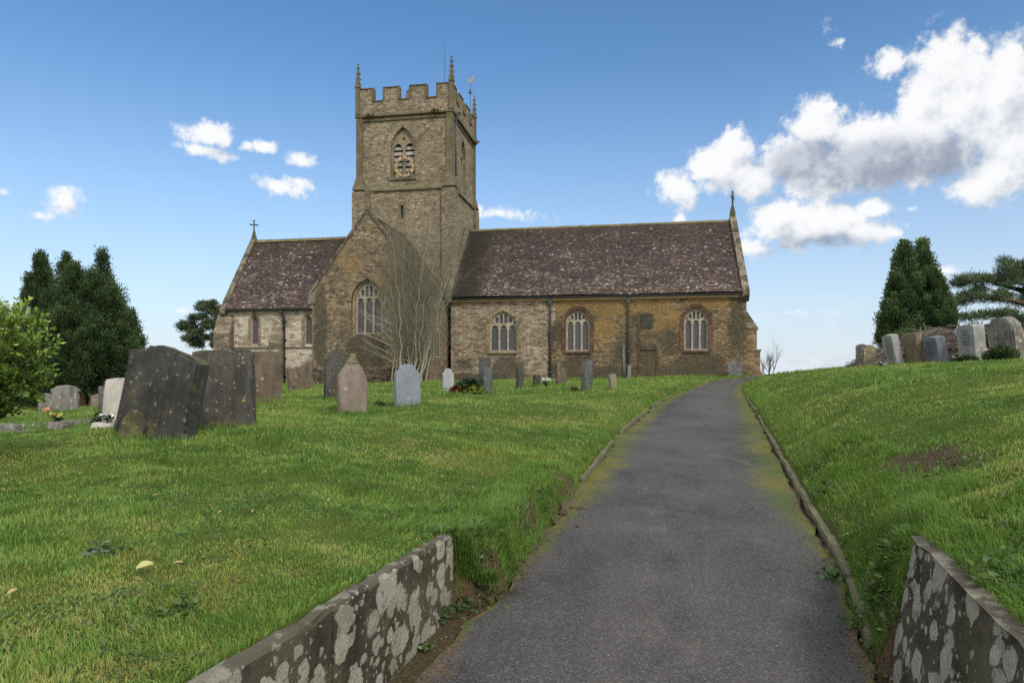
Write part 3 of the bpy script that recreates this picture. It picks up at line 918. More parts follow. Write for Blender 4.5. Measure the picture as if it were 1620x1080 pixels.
# blocked doorway: jambs, lintel, step and the dark slab over it
dv = lambda u: A_of(u, 0)[0]
Zp_ = lambda u, v: AZ(u, v, 0)[1]
bm = bmesh.new()
x0, x1 = dv(1012.5), dv(1037)
box(bm, x0 - .16, x0, -.05, .05, Zp_(1013, 597), Zp_(1013, 520.5))
box(bm, x1, x1 + .14, -.035, .05, Zp_(1036, 597), Zp_(1036, 548))
box(bm, x0 - .2, x1 + .2, -.09, .05, Zp_(1020, 597), Zp_(1020, 591))
box(bm, x0 + .004, x1 - .004, -.08, .05, Zp_(1020, 553), Zp_(1020, 546))
o = bm_obj('blocked_doorway', bm, mat_dressed('doorway_stone', (.05, .042, .034), (.11, .085, .06), .5, scale=2.5), church)
bm = bmesh.new(); box(bm, dv(1014), dv(1033.5), -.045, .05, Zp_(1020, 519), Zp_(1020, 496)); bm_obj('wall_tablet', bm, mat_dressed('tablet_stone', (.035, .033, .03), (.075, .068, .055), .4, grn=.2, scale=3), church)

def buttress(name, a0, a1, b0, b1, zb, stages, mat, axis='y'):
    """stages: list of (z_top_of_vertical, projection) outward towards -b (axis y) or +a (axis x), sloped weathering between"""
    bm = bmesh.new()
    prof = []
    base = b1 if axis == 'y' else a0
    sg = -1 if axis == 'y' else 1
    prof.append((base, zb))
    last = None
    for (z, pr, zs) in stages:
        prof.append((base + sg * pr, zb if last is None else last))
        prof.append((base + sg * pr, z))
        last = zs
    prof.append((base, last))
    if axis == 'y':
        prism(bm, prof, 'x', a0, a1)
    else:
        prism(bm, prof, 'y', b0, b1)
    return bm_obj(name, bm, mat, church)
M_BOX = mat_stone('buttress_rubble', [(0, (.08, .055, .03)), (.4, (.2, .135, .065)), (.7, (.29, .2, .1)), (1, (.36, .28, .17))], sx=1.6, sz=3.4, big=.35, green=.25, lich=.35)
buttress('buttress', 0, 0, .16, .95, .4, [(1.55, 1.02, 1.75), (3.0, .86, 3.12), (4.42, .66, 5.5)], M_BOX, 'x')
bm = bmesh.new(); box(bm, -.0, .92, .1, 1.02, 2.98, 3.1); bm_obj('string_course', bm, M_STRING, church)
bm = bmesh.new(); prism(bm, [(0.0, 5.6), (.0, 4.46), (.74, 4.36), (.74, 4.46)], 'y', .1, 1.0); bm_obj('weathering', bm, M_COPE, church)

# ---- transept with the big south window
TA0, TA1, TB = -27.14, -19.74, -4.9
TC = (TA0 + TA1) / 2
TE, TR = 6.77, 11.75
TWIN = win_from_px(555.5, 606, 476, 441, 528, TB)
xz_wall('transept_wall', TB, [(TA0, .2), (TA1, .2), (TA1, TE), (TC, TR), (TA0, TE)], [arch(TWIN[0], TWIN[1], TWIN[2], TWIN[3], TWIN[4], 9)], M_TRAN, .5)
c, w, a0, zs, za = TWIN
tracery_window('window', c, w - .30, a0, zs, za - .16, TB + .2, M_TRACERY, surround=(.15, -.01), smat=M_TRACERY_GOLD, bar=.13, label='large transept window with deep reveal behind bare shrub')
EWIN_B, EWZ = -2.3, (2.6, 4.6)
side_wall('transept_wall', [[(TA1, TB, .2), (TA1, 2.2, .2), (TA1, 2.2, TE), (TA1, TB, TE)], [(TA0, 2.2, .2), (TA0, TB, .2), (TA0, TB, TE), (TA0, 2.2, TE)]], M_TRAN)
bm = bmesh.new()
prism(bm, [(y, z) for y, z in arch(EWIN_B, 1.3, EWZ[0], 4.0, 4.9, 6)], 'x', TA1 - .05, TA1 + .012)
ew = bm_obj('window', bm, M_TRACERY, church); ew['label'] = 'small pointed window on the transept side wall'
bm = bmesh.new()
for q in (-.28, .28):
    prism(bm, [(y, z) for y, z in arch(EWIN_B + q, .42, EWZ[0] + .1, 4.0, 4.5, 5)], 'x', TA1 - .04, TA1 + .018)
bm_obj('glass', bm, M_GLASS, ew)
# offset plinth
bm = bmesh.new(); prism(bm, [(TB - .12, .2), (TB + .01, .2), (TB + .01, 2.0), (TB - .12, 1.86)], 'x', TA0 - .1, TA1 + .1)
bm_obj('plinth', bm, mat_stone('dark_plinth_stone', [(0, (.02, .017, .012)), (.5, (.055, .042, .026)), (1, (.15, .12, .08))], big=.6, green=.4, lich=.35), church)
# transept roof (ridge runs back into the tower)
def tr(x): return x
roof_slope('roof', (TA1 + .1, TB + .3, TE - .1), (TA1 + .1, 2.0, TE - .1), (TC, TB + .3, TR - .12), (TC, 2.0, TR - .12), M_TILE_T, course=.15)
roof_slope('roof', (TA0 - .1, 2.0, TE - .1), (TA0 - .1, TB + .3, TE - .1), (TC, 2.0, TR - .12), (TC, TB + .3, TR - .12), M_TILE_T, course=.3)
bm = bmesh.new(); prism(bm, [(TC - .16, TR - .22), (TC - .05, TR - .04), (TC + .05, TR - .04), (TC + .16, TR - .22)], 'y', TB + .35, 2.0); bm_obj('ridge', bm, M_RIDGE, church)
bm = bmesh.new()
s = (TR - TE) / (TC - TA0)
o_ = .22
prism(bm, [(TA0 - o_, TE - o_ * s - .05), (TC, TR - .0), (TA1 + o_, TE - o_ * s - .05), (TA1 + o_, TE - o_ * s + .27), (TC, TR + .22), (TA0 - o_, TE - o_ * s + .27)], 'y', TB - .07, TB + .32)
for sg, aa in ((1, TA0), (-1, TA1)):
    p = [(aa + sg * .22, TE - .75), (aa - sg * .04, TE - .75), (aa - sg * .26, TE - .42), (aa - sg * .26, TE - o_ * s + .06), (aa + sg * .22, TE - .02)]
    prism(bm, p[::sg], 'y', TB - .055, TB + .3)
bm_obj('gable_coping', bm, M_COPE, church)
# ivy-dark slate kneeler where transept and nave roofs meet
bm = bmesh.new(); prism(bm, [(TA1 - .2, TE - .35), (TA1 + .5, TE - .35), (TA1 + .5, TE - .1), (TA1 - .2, TE + .25)], 'y', -.5, .3); bm_obj('kneeler', bm, M_COPE, church)

# ---- chancel
CA0, CA1, CB, CE, CRZ = -37.3, -26.9, 1.5, 6.5, 12.25
def cwin(u, v0=545, vs=507, va=497, w=.62):
    a, d = A_of(u, CB)
    Z = lambda v: EYE + (HZ - v) / F * d
    return a, w, Z(v0), Z(vs), Z(va)
CW = [cwin(402.5), cwin(487.5)]
xz_wall('chancel_wall', CB, [(CA0, .2), (CA1, .2), (CA1, CE), (CA0, CE)], [arch(c, w, a, zs, za, 7) for c, w, a, zs, za in CW], M_CHAN)
side_wall('gable_wall', [[(CA0, 11 - CB, .2), (CA0, CB, .2), (CA0, CB, CE), (CA0, 5.5, CRZ), (CA0, 11 - CB, CE)], [(CA1, 11 - CB, .2), (CA0, 11 - CB, .2), (CA0, 11 - CB, CE), (CA1, 11 - CB, CE)]], M_CHAN)
for k, c in enumerate(CW):
    tracery_window('window', *c, CB, M_TRACERY, lights=1, bar=.08, surround=(.17, .07), smat=M_TRACERY_GOLD, inset=.12, sill=False, label=['slim lancet window near the chancel corner', 'slim lancet window half hidden by a buttress'][k])
bm = bmesh.new(); prism(bm, [(CB - .06, 3.42), (CB + .02, 3.42), (CB + .02, 3.58), (CB - .06, 3.5)], 'x', CA0 + .4, CA1); bm_obj('string_course', bm, M_STRING, church)
ce_b, ce_z = CB - .25, CE - .12
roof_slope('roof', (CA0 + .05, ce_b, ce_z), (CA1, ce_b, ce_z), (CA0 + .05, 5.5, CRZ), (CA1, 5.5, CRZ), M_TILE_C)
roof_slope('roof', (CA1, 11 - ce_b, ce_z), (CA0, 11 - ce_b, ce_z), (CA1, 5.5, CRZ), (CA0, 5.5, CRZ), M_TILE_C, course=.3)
ridge_tiles(CA0 + .2, CA1, 5.5, CRZ + .04, M_RIDGE, crest=True)
coping_gable(CA0 - .34, CA0 + .1, CB, 5.5, 11 - CB, CE, CRZ, .32, M_COPE)
gutter(CA0 + .12, CA1, ce_b + .02, CE - .2, M_IRON)
downpipe(A_of(449, CB - .1)[0], CB, CE - .2, .7, M_IRON, r=.1, swan=True, hopper=False)
ba = A_of(437, CB - .4)[0]
buttress('buttress', ba - .52, ba + .48, 0, CB, .3, [(2.7, .85, 3.35), (3.9, .55, 5.05)], M_BUTT)
ba = A_of(352, CB - .5)[0]
buttress('buttress', ba - .7, ba + .62, 0, CB, .3, [(2.2, 1.0, 2.5), (4.6, .6, 6.0)], M_BUTT)
buttress('buttress', TA0 - .95, TA0 - .12, 0, CB, .3, [(2.4, 1.3, 3.0), (3.6, .95, 5.2)], M_TRAN)

# ---- tower
A0, A1, B0, B1 = -26.96, -19.92, 2.0, 9.04
ZS, ZP, ZC, ZM = 14.95, 20.4, 21.42, 22.36
bwin = win_from_px(618, 656.5, 236, 200.5, 281.5, B0)
slit_a, slit_d = A_of(635.5, B0 - .12)
SZ = lambda v: EYE + (HZ - v) / F * slit_d
xz_wall('tower_wall', B0 - .12, [(A0 - .12, .2), (A1 + .12, .2), (A1 + .12, ZS), (A0 - .12, ZS)], [[(slit_a - .11, SZ(346)), (slit_a + .11, SZ(346)), (slit_a + .11, SZ(325)), (slit_a - .11, SZ(325))]], M_TOWER, .3)
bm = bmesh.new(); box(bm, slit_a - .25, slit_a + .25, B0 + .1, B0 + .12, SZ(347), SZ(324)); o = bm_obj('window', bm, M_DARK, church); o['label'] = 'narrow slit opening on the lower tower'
bm = bmesh.new()
for q in (-1, 1): box(bm, slit_a + q * .19 - .07, slit_a + q * .19 + .07, B0 - .14, B0 - .1, SZ(346), SZ(325))
box(bm, slit_a - .26, slit_a + .26, B0 - .145, B0 - .1, SZ(325), SZ(322)); bm_obj('surround', bm, M_STRING, o)
xz_wall('tower_wall', B0, [(A0, ZS), (A1, ZS), (A1, ZP), (A0, ZP)], [arch(*bwin, 9)], M_TOWER, .45)
# east face opening
eb_c = (B0 + B1) / 2
ewn = (eb_c, 1.7, bwin[2] - .4, bwin[3], bwin[4])
bm = bmesh.new()
holed(bm, [(B0, ZS), (B1, ZS), (B1, ZP), (B0, ZP)], [arch(*ewn, 9)], lambda y, z: (A1, y, z), (-1, 0, 0), .5)
for f in bm.faces: f.normal_update()
box_uv(bm); me = bpy.data.meshes.new('tower_wall'); bm.to_mesh(me); bm.free(); link('tower_wall', me, M_TOWER, church)
side_wall('tower_wall', [[(A1 + .12, B0 - .12, .2), (A1 + .12, B1 + .12, .2), (A1 + .12, B1 + .12, ZS), (A1 + .12, B0 - .12, ZS)],
                         [(A0 - .12, B1 + .12, .2), (A0 - .12, B0 - .12, .2), (A0 - .12, B0 - .12, ZS), (A0 - .12, B1 + .12, ZS)],
                         [(A0, B1, ZS), (A0, B0, ZS), (A0, B0, ZP), (A0, B1, ZP)], [(A1, B1, ZS), (A0, B1, ZS), (A0, B1, ZP), (A1, B1, ZP)]], M_TOWER)

def ring(name, ex, za, zb, zslope, mat, inner=0.0):
    bm = bmesh.new()
    lv = [(ex, za), (ex, zb), (inner, zslope)]
    rows = []
    for e, z in [(inner, za - .06)] + lv:
        rows.append([bm.verts.new(p) for p in ((A0 - e, B0 - e, z), (A1 + e, B0 - e, z), (A1 + e, B1 + e, z), (A0 - e, B1 + e, z))])
    for i in range(len(rows) - 1):
        for j in range(4):
            bm.faces.new((rows[i][j], rows[i][(j + 1) % 4], rows[i + 1][(j + 1) % 4], rows[i + 1][j]))
    return bm_obj(name, bm, mat, church)
ring('string_course', .24, ZS - .14, ZS - .02, ZS + .26, M_STRING, .002)
ring('string_course', .20, ZP - .12, ZP + .02, ZP + .12, M_STRING, .002)
ring('string_course', .09, ZP - .42, ZP - .34, ZP - .28, M_STRING, .002)

# corner buttresses, clasping in the lower stage, slim strips above
bm_names = 0
for (a, sa) in ((A0, -1), (A1, 1)):
    for (b, sb) in ((B0, -1), (B1, 1)):
        bm = bmesh.new()
        e, wd = .36, .62
        x0, x1 = sorted((a + sa * e, a - sa * wd)); y0, y1 = sorted((b + sb * e, b - sb * wd))
        vs = box(bm, x0, x1, y0, y1, .3, ZS - .15)
        bm_obj('corner_buttress', bm, M_TOWER, church)
        bm = bmesh.new()
        e2, w2 = .13, .34
        X0, X1 = sorted((a + sa * e2, a - sa * w2)); Y0, Y1 = sorted((b + sb * e2, b - sb * w2))
        # weathered foot
        lo = [bm.verts.new(p) for p in ((x0, y0, ZS - .01), (x1, y0, ZS - .01), (x1, y1, ZS - .01), (x0, y1, ZS - .01))]
        hi = [bm.verts.new(p) for p in ((X0, Y0, ZS + 1.0), (X1, Y0, ZS + 1.0), (X1, Y1, ZS + 1.0), (X0, Y1, ZS + 1.0))]
        tp = [bm.verts.new(p) for p in ((X0, Y0, ZP - .05), (X1, Y0, ZP - .05), (X1, Y1, ZP - .05), (X0, Y1, ZP - .05))]
        for i in range(4):
            j = (i + 1) % 4
            bm.faces.new((lo[i], lo[j], hi[j], hi[i])); bm.faces.new((hi[i], hi[j], tp[j], tp[i]))
        bm_obj('corner_buttress', bm, M_STRING, church)
        # pinnacle: shaft, cap and crocketed spirelet
        bm = bmesh.new()
        pc = (a + sa * .02, b + sb * .02)
        box(bm, pc[0] - .155, pc[0] + .155, pc[1] - .155, pc[1] + .155, ZP + .1, ZM + .12)
        box(bm, pc[0] - .2, pc[0] + .2, pc[1] - .2, pc[1] + .2, ZM + .12, ZM + .24)
        zt = 24.25
        zz = np.linspace(ZM + .24, zt, 6)
        rows = []
        for k, z in enumerate(zz):
            r_ = .125 * (1 - k / 5) + .02
            rows.append([bm.verts.new((pc[0] + dx * r_, pc[1] + dy * r_, z)) for dx, dy in ((-1, -1), (1, -1), (1, 1), (-1, 1))])
        for k in range(5):
            for j in range(4):
                bm.faces.new((rows[k][j], rows[k][(j + 1) % 4], rows[k + 1][(j + 1) % 4], rows[k + 1][j]))
        bm.faces.new(rows[-1])
        pin = bm_obj('pinnacle', bm, M_STRING, church)
        bm = bmesh.new()
        for k in range(4):
            z = ZM + .4 + k * .38
            r_ = .125 * (1 - (z - ZM - .24) / (zt - ZM - .24)) + .035
            for dx, dy in ((-1, -1), (1, -1), (1, 1), (-1, 1)):
                cx_, cy_ = pc[0] + dx * r_, pc[1] + dy * r_
                prism(bm, [(cx_ - .04, z), (cx_ + .04, z), (cx_ + dx * .055, z + .10), (cx_ + dx * .03 - .03, z + .085)], 'y', cy_ - .035, cy_ + .035)
        bmesh.ops.create_icosphere(bm, subdivisions=1, radius=.075, matrix=Matrix.Translation((pc[0], pc[1], zt + .02)))
        bm_obj('crocket', bm, M_STRING, pin)['kind'] = 'stuff'
# parapet with battlements on four sides
fr = [(0, .16), (.28, .44), (.565, .735), (.853, 1)]
def battl(name, place, length):
    bm = bmesh.new()
    prof = [(0, ZP + .05)]
    out = [(0, ZP + .05), (length, ZP + .05), (length, ZM)]
    for f0, f1 in reversed(fr):
        out += [(f1 * length, ZM)] if f1 < 1 else []
        out += [(f0 * length, ZM)] if f0 > 0 else []
        if f0 > 0: out += [(f0 * length, ZC)]
        k = fr.index((f0, f1))
        if k > 0: out += [(fr[k - 1][1] * length, ZC)]
    out.append((0, ZM))
    f = [bm.verts.new(place(x, -.06, z)) for x, z in out]
    b = [bm.verts.new(place(x, .36, z)) for x, z in out]
    bm.faces.new(f); bm.faces.new(b[::-1])
    for i in range(len(out)):
        j = (i + 1) % len(out)
        bm.faces.new((f[i], b[i], b[j], f[j]))
    par = bm_obj(name, bm, M_TOWER, church)
    bm = bmesh.new()
    def capbox(x0, x1, z0_, z1_):
        vs = []
        for (d, z) in ((-.13, z0_), (-.13, z0_ + (z1_ - z0_) * .4), (.14, z1_), (.42, z0_ + (z1_ - z0_) * .4), (.42, z0_)):
            vs.append((d, z))
        a_ = [bm.verts.new(place(x0, d, z)) for d, z in vs]; b_ = [bm.verts.new(place(x1, d, z)) for d, z in vs]
        bm.faces.new(a_); bm.faces.new(b_[::-1])
        for i in range(5):
            j = (i + 1) % 5
            bm.faces.new((a_[i], b_[i], b_[j], a_[j]))
    for k, (f0, f1) in enumerate(fr):
        capbox(max(f0 * length - .06, .2), min(f1 * length + .06, length - .2), ZM - .005, ZM + .13)
        if k < 3: capbox(f1 * length + .003, fr[k + 1][0] * length - .003, ZC - .005, ZC + .12)
    for f0, f1 in fr:   # moulded sides of the merlons
        for x in (f0 * length, f1 * length):
            if .3 < x < length - .3:
                a_, b_ = place(x - .07, -.1, ZC + .1), place(x + .07, .38, ZM)
                box(bm, min(a_[0], b_[0]), max(a_[0], b_[0]), min(a_[1], b_[1]), max(a_[1], b_[1]), ZC + .1, ZM)
    bm_obj('coping', bm, M_STRING, par)
wA, wB = A1 - A0, B1 - B0
battl('parapet', lambda x, d, z: (A0 + x, B0 + d, z), wA)
battl('parapet', lambda x, d, z: (A1 - x, B1 - d, z), wA)
battl('parapet', lambda x, d, z: (A1 - d, B0 + x, z), wB)
battl('parapet', lambda x, d, z: (A0 + d, B1 - x, z), wB)
bm = bmesh.new(); box(bm, A0 + .3, A1 - .3, B0 + .3, B1 - .3, ZP + .2, ZP + .4); bm_obj('roof', bm, M_LEAD, church)
# gargoyle heads on the upper string
for (x, y, dx, dy) in ((A_of(587, B0)[0], B0, 0, -1), (A_of(690, B0)[0], B0, 0, -1), (A1, B0 + .5, 1, 0), (A1, B1 - .4, 1, 0)):
    bm = bmesh.new()
    bmesh.ops.create_icosphere(bm, subdivisions=2, radius=.2, matrix=Matrix.Translation((x + dx * .24, y + dy * .24, ZP - .03)) @ Matrix.Diagonal((1.15 + .3 * abs(dx), 1.15 + .3 * abs(dy), .95, 1)))
    for v in bm.verts: v.co += Vector((random.uniform(-.04, .04), random.uniform(-.04, .04), random.uniform(-.04, .04)))
    box(bm, x - .26 + dx * .1, x - .12 + dx * .1, y - .1 + dy * .25, y + .1 + dy * .25, ZP - .02, ZP + .14)
    box(bm, x + .12 + dx * .1, x + .26 + dx * .1, y - .1 + dy * .25, y + .1 + dy * .25, ZP - .02, ZP + .14)
    g = bm_obj('gargoyle', bm, M_STRING, church)
    bm = bmesh.new(); bmesh.ops.create_icosphere(bm, subdivisions=1, radius=.075, matrix=Matrix.Translation((x + dx * .5, y + dy * .5, ZP - .06))); bm_obj('mouth', bm, M_DARK, g)

# belfry window with stone louvres; skeleton clock in front
def belfry(c, w, z0_, zs, za, P, label):
    """P(x, depth, z)"""
    bm = bmesh.new()
    iw = w - .26
    out = arch(c + .0, w + .02, z0_, zs, za, 9)
    lw = (iw - .13) / 2
    hl = []
    for s in (-1, 1):
        cc = c + s * (lw / 2 + .07)
        hl.append(arch(cc, lw, z0_ + .04, zs + .02, zs + .50, 6))
    eye = [(c + .23 * math.cos(k * math.pi / 4) * (1 if k % 2 else .8), zs + .56 + .25 * math.sin(k * math.pi / 4) * (1 if k % 2 else .8)) for k in range(8)]
    eye = [(c + .17 * math.cos(k * math.pi / 4) * (1 if k % 2 else .75), zs + .80 + .17 * math.sin(k * math.pi / 4) * (1 if k % 2 else .75)) for k in range(8)]
    hl.append(eye)
    edges_place = lambda x, z: P(x, .26, z)
    d = Vector(P(0, 1, 0)) - Vector(P(0, 0, 0))
    holed(bm, out, hl, edges_place, d, .14)
    for f in bm.faces: f.normal_update()
    box_uv(bm)
    me = bpy.data.meshes.new('window'); bm.to_mesh(me); bm.free()
    o = link('window', me, M_TRACERY_DIM, church)
    o['label'] = label
    for k in range(9):
        z = z0_ + .16 + k * .40
        if z > zs + .3: break
        bm = bmesh.new()
        pr = [(.405, z), (.405, z + .21), (.80, z + .46), (.80, z + .28)]
        x0_, x1_ = c - iw / 2 + .01, c + iw / 2 - .01
        a_ = [bm.verts.new(P(x0_, q, zz)) for q, zz in pr]; b_ = [bm.verts.new(P(x1_, q, zz)) for q, zz in pr]
        bm.faces.new(a_); bm.faces.new(b_[::-1])
        for i in range(4):
            bm.faces.new((a_[i], b_[i], b_[(i + 1) % 4], a_[(i + 1) % 4]))
        bm_obj('louvre', bm, M_LOUVRE, o)
    bm = bmesh.new()
    bm.faces.new([bm.verts.new(P(c + x_, .395, zs + .80 + z_)) for x_, z_ in ((-.2, -.2), (.2, -.2), (.2, .2), (-.2, .2))])
    bm_obj('quatrefoil_panel', bm, M_CORNICE, o)
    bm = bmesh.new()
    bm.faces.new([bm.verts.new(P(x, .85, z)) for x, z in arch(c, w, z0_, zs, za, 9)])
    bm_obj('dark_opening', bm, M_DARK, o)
    return o
M_TRACERY_DIM = mat_dressed('belfry_tracery_stone', (.2, .165, .11), (.32, .26, .17), .3, dk=(.1, .075, .045), scale=4)
belfry(*bwin, lambda x, q, z: (x, B0 + q, z), 'belfry window with stone louvres behind the clock')
belfry(*ewn, lambda y, q, z: (A1 - q, y, z), 'belfry window on the shaded tower side')
bm = bmesh.new(); prism(bm, [(B0 - .12, bwin[2] - .14), (B0 + .5, bwin[2] - .14), (B0 + .5, bwin[2] + .03), (B0 - .12, bwin[2] - .06)], 'x', bwin[0] - bwin[1] / 2 - .15, bwin[0] + bwin[1] / 2 + .1)
bm_obj('sill', bm, M_STRING, church)
# clock
ck_a, ck_d = A_of(640.3, B0 + .05)
ck_z = EYE + (HZ - 263.5) / F * ck_d
RO, RI = .80, .50
V, FC = [], []
for rr in (RO, RI + .02):
    n = 40
    tube(V, FC, [(ck_a + rr * math.cos(2 * math.pi * k / n), B0 + .02, ck_z + rr * math.sin(2 * math.pi * k / n)) for k in range(n + 1)], [.028] * (n + 1), 5, cap=False)
clock = vf_obj('clock', V, FC, mat_plain('clock_iron', (.09, .075, .055), .6), church)
clock['label'] = 'open ring clock dial with gilt roman numerals'
ROM = ['XII', 'I', 'II', 'III', 'IIII', 'V', 'VI', 'VII', 'VIII', 'IX', 'X', 'XI']
SW = {'I': .055, 'V': .12, 'X': .12}
for h, s in enumerate(ROM):
    ang = -2 * math.pi * h / 12
    tot = sum(SW[c] for c in s) + .016 * (len(s) - 1)
    scl = min(1.15, .36 / tot) if tot > .2 else 1.25
    bm = bmesh.new()
    x = -tot / 2
    def stroke(xa, xb, wd):
        lo, hi = RI + .035, RO - .035
        q = [(xa - wd, lo), (xa + wd, lo), (xb + wd, hi), (xb - wd, hi)]
        P2 = []
        for (xx, rr) in q:
            xx *= scl * (rr / .65)
            P2.append((ck_a + xx * math.cos(ang) - rr * math.sin(ang), ck_z + xx * math.sin(ang) + rr * math.cos(ang)))
        prism(bm, P2, 'y', B0 - .035 - random.uniform(0, .006), B0 + .0)
    for c in s:
        w_ = SW[c]; mid = x + w_ / 2
        if c == 'I': stroke(mid, mid, .021)
        elif c == 'V': stroke(mid, mid - .042, .019); stroke(mid, mid + .042, .013)
        else: stroke(mid - .042, mid + .042, .019); stroke(mid + .042, mid - .042, .013)
        x += w_ + .016
    bm_obj('numeral', bm, M_GOLD, clock)
for (ang, ln, wd) in ((math.radians(186), .68, .022), (math.radians(12), .44, .032)):
    bm = bmesh.new()
    dx, dz = math.sin(ang), math.cos(ang)
    q = [(-.12, -wd), (-.12, wd), (ln * .8, wd * .8), (ln, 0), (ln * .8, -wd * .8)]
    prism(bm, [(ck_a + r_ * dx + w_ * dz, ck_z + r_ * dz - w_ * dx) for r_, w_ in q], 'y', B0 - .07 - wd * .4, B0 - .05 - wd * .4)
    bm_obj('hand', bm, mat_plain('clock_hand_metal', (.16, .13, .08), .5), clock)

# ---- crosses and finials
def cross_finial(a, b, z, h, mat, turn=0.0, celtic=True):
    bm = bmesh.new()
    box(bm, -.16, .16, -.16, .16, -.55, .0)
    lv = [(.17, 0), (.09, h * .28), (.055, h * .36), (.05, h)]
    rows = []
    for r_, zz in lv:
        rows.append([bm.verts.new((dx * r_, dy * r_, zz)) for dx, dy in ((-1, -1), (1, -1), (1, 1), (-1, 1))])
    for k in range(3):
        for j in range(4):
            bm.faces.new((rows[k][j], rows[k][(j + 1) % 4], rows[k + 1][(j + 1) % 4], rows[k + 1][j]))
    bm.faces.new(rows[-1])
    ah = h * .72; aw = h * .24
    prism(bm, [(-aw, ah - .07), (-aw * .5, ah - .045), (aw * .5, ah - .045), (aw, ah - .07), (aw, ah + .07), (aw * .5, ah + .045), (-aw * .5, ah + .045), (-aw, ah + .07)], 'y', -.045, .045)
    prism(bm, [(-.045, h - .16), (.045, h - .16), (.09, h + .01), (-.09, h + .01)], 'y', -.05, .05)
    if celtic:
        n = 12
        for k in range(n):
            if k % 3 == 1 or k % 3 == 2 or True:
                t0, t1 = 2 * math.pi * k / n, 2 * math.pi * (k + 1) / n
                r0, r1 = aw * .5, aw * .68
                prism(bm, [(r0 * math.cos(t0), ah + r0 * math.sin(t0)), (r1 * math.cos(t0), ah + r1 * math.sin(t0)), (r1 * math.cos(t1), ah + r1 * math.sin(t1)), (r0 * math.cos(t1), ah + r0 * math.sin(t1))], 'y', -.03, .03)
    o = bm_obj('cross_finial', bm, mat, church)
    o.location = (a, b, z); o.rotation_euler = (0, 0, turn)
    return o
M_FIN = mat_dressed('finial_stone', (.06, .06, .045), (.13, .12, .085), .5, grn=.5, scale=4)
cross_finial(CA0 - .12, 5.5, CRZ + .45, 1.3, M_FIN, math.radians(35), celtic=False)
cross_finial(TC, TB + .12, TR + .28, 1.15, M_STRING, 0)
cross_finial(-.08, 5.5, RIDGE + .55, 1.55, M_FIN, math.radians(68), celtic=True)
# weathercock on its rod, aerial rod
wa, wd_ = A_of(744, 8.6)
WZ = lambda v: EYE + (HZ - v) / F * wd_
V, FC = [], []
tube(V, FC, [(wa, 8.6, ZP), (wa, 8.6, WZ(132))], [.03, .02], 6)
for q in (0, math.pi / 2):
    zc = WZ(143)
    tube(V, FC, [(wa - .28 * math.cos(q), 8.6 - .28 * math.sin(q), zc), (wa + .28 * math.cos(q), 8.6 + .28 * math.sin(q), zc)], [.014, .014], 5)
vane = vf_obj('weathervane', V, FC, M_IRON, church)
cock = [(-.36, .22), (-.30, .40), (-.24, .30), (-.2, .34), (-.16, .16), (-.02, .08), (.08, .12), (.14, .34), (.24, .52), (.4, .58), (.34, .44), (.42, .40), (.3, .26), (.34, .16), (.16, -.06), (.03, -.14), (.03, -.26), (-.03, -.26), (-.03, -.14), (-.2, -.04), (-.27, .1), (-.29, .2)]
bm = bmesh.new()
prism(bm, [(wa + x * .82, WZ(129) + z * .82) for x, z in cock][::-1], 'y', 8.57, 8.63)
bm_obj('cockerel', bm, mat_plain('weathered_gilt', (.28, .27, .19), .6, .3), vane)
bm = bmesh.new(); bmesh.ops.create_icosphere(bm, subdivisions=2, radius=.11, matrix=Matrix.Translation((wa, 8.6, WZ(147)))); bm_obj('ball', bm, M_IRON, vane)
la, ld = A_of(703.5, B0 + .6)
V, FC = [], []
tube(V, FC, [(la, B0 + .6, ZP), (la, B0 + .6, EYE + (HZ - 68) / F * ld)], [.02, .012], 5)
vf_obj('aerial_rod', V, FC, M_IRON, church)
fa, fd = A_of(646, 8.7)
bm = bmesh.new()
zt = EYE + (HZ - 141) / F * fd
lv = [(.24, ZP), (.2, zt - 1.0), (.02, zt)]
rows = [[bm.verts.new((fa + dx * r_, 8.7 + dy * r_, z)) for dx, dy in ((-1, -1), (1, -1), (1, 1), (-1, 1))] for r_, z in lv]
for k in range(2):
    for j in range(4): bm.faces.new((rows[k][j], rows[k][(j + 1) % 4], rows[k + 1][(j + 1) % 4], rows[k + 1][j]))
for k in range(3):
    for s in (-1, 1): box(bm, fa + s * (.2 - k * .05) - .06, fa + s * (.2 - k * .05) + .06, 8.6, 8.8, zt - .8 + k * .25, zt - .68 + k * .25)
bm_obj('pinnacle', bm, M_STRING, church)
# tower drainpipe on the corner
dpa = A1 + .2
V, FC = [], []
tube(V, FC, [(dpa, B0 + .55, ZP - .25), (dpa, B0 + .55, ZS + .9)], [.06, .06], 8)
o = vf_obj('downpipe', V, FC, M_LEAD, church)
bm = bmesh.new(); prism(bm, [(B0 + .4, ZP - .2), (B0 + .7, ZP - .2), (B0 + .62, ZP - .55), (B0 + .48, ZP - .55)], 'x', dpa - .12, dpa + .14); bm_obj('hopper', bm, M_LEAD, o)
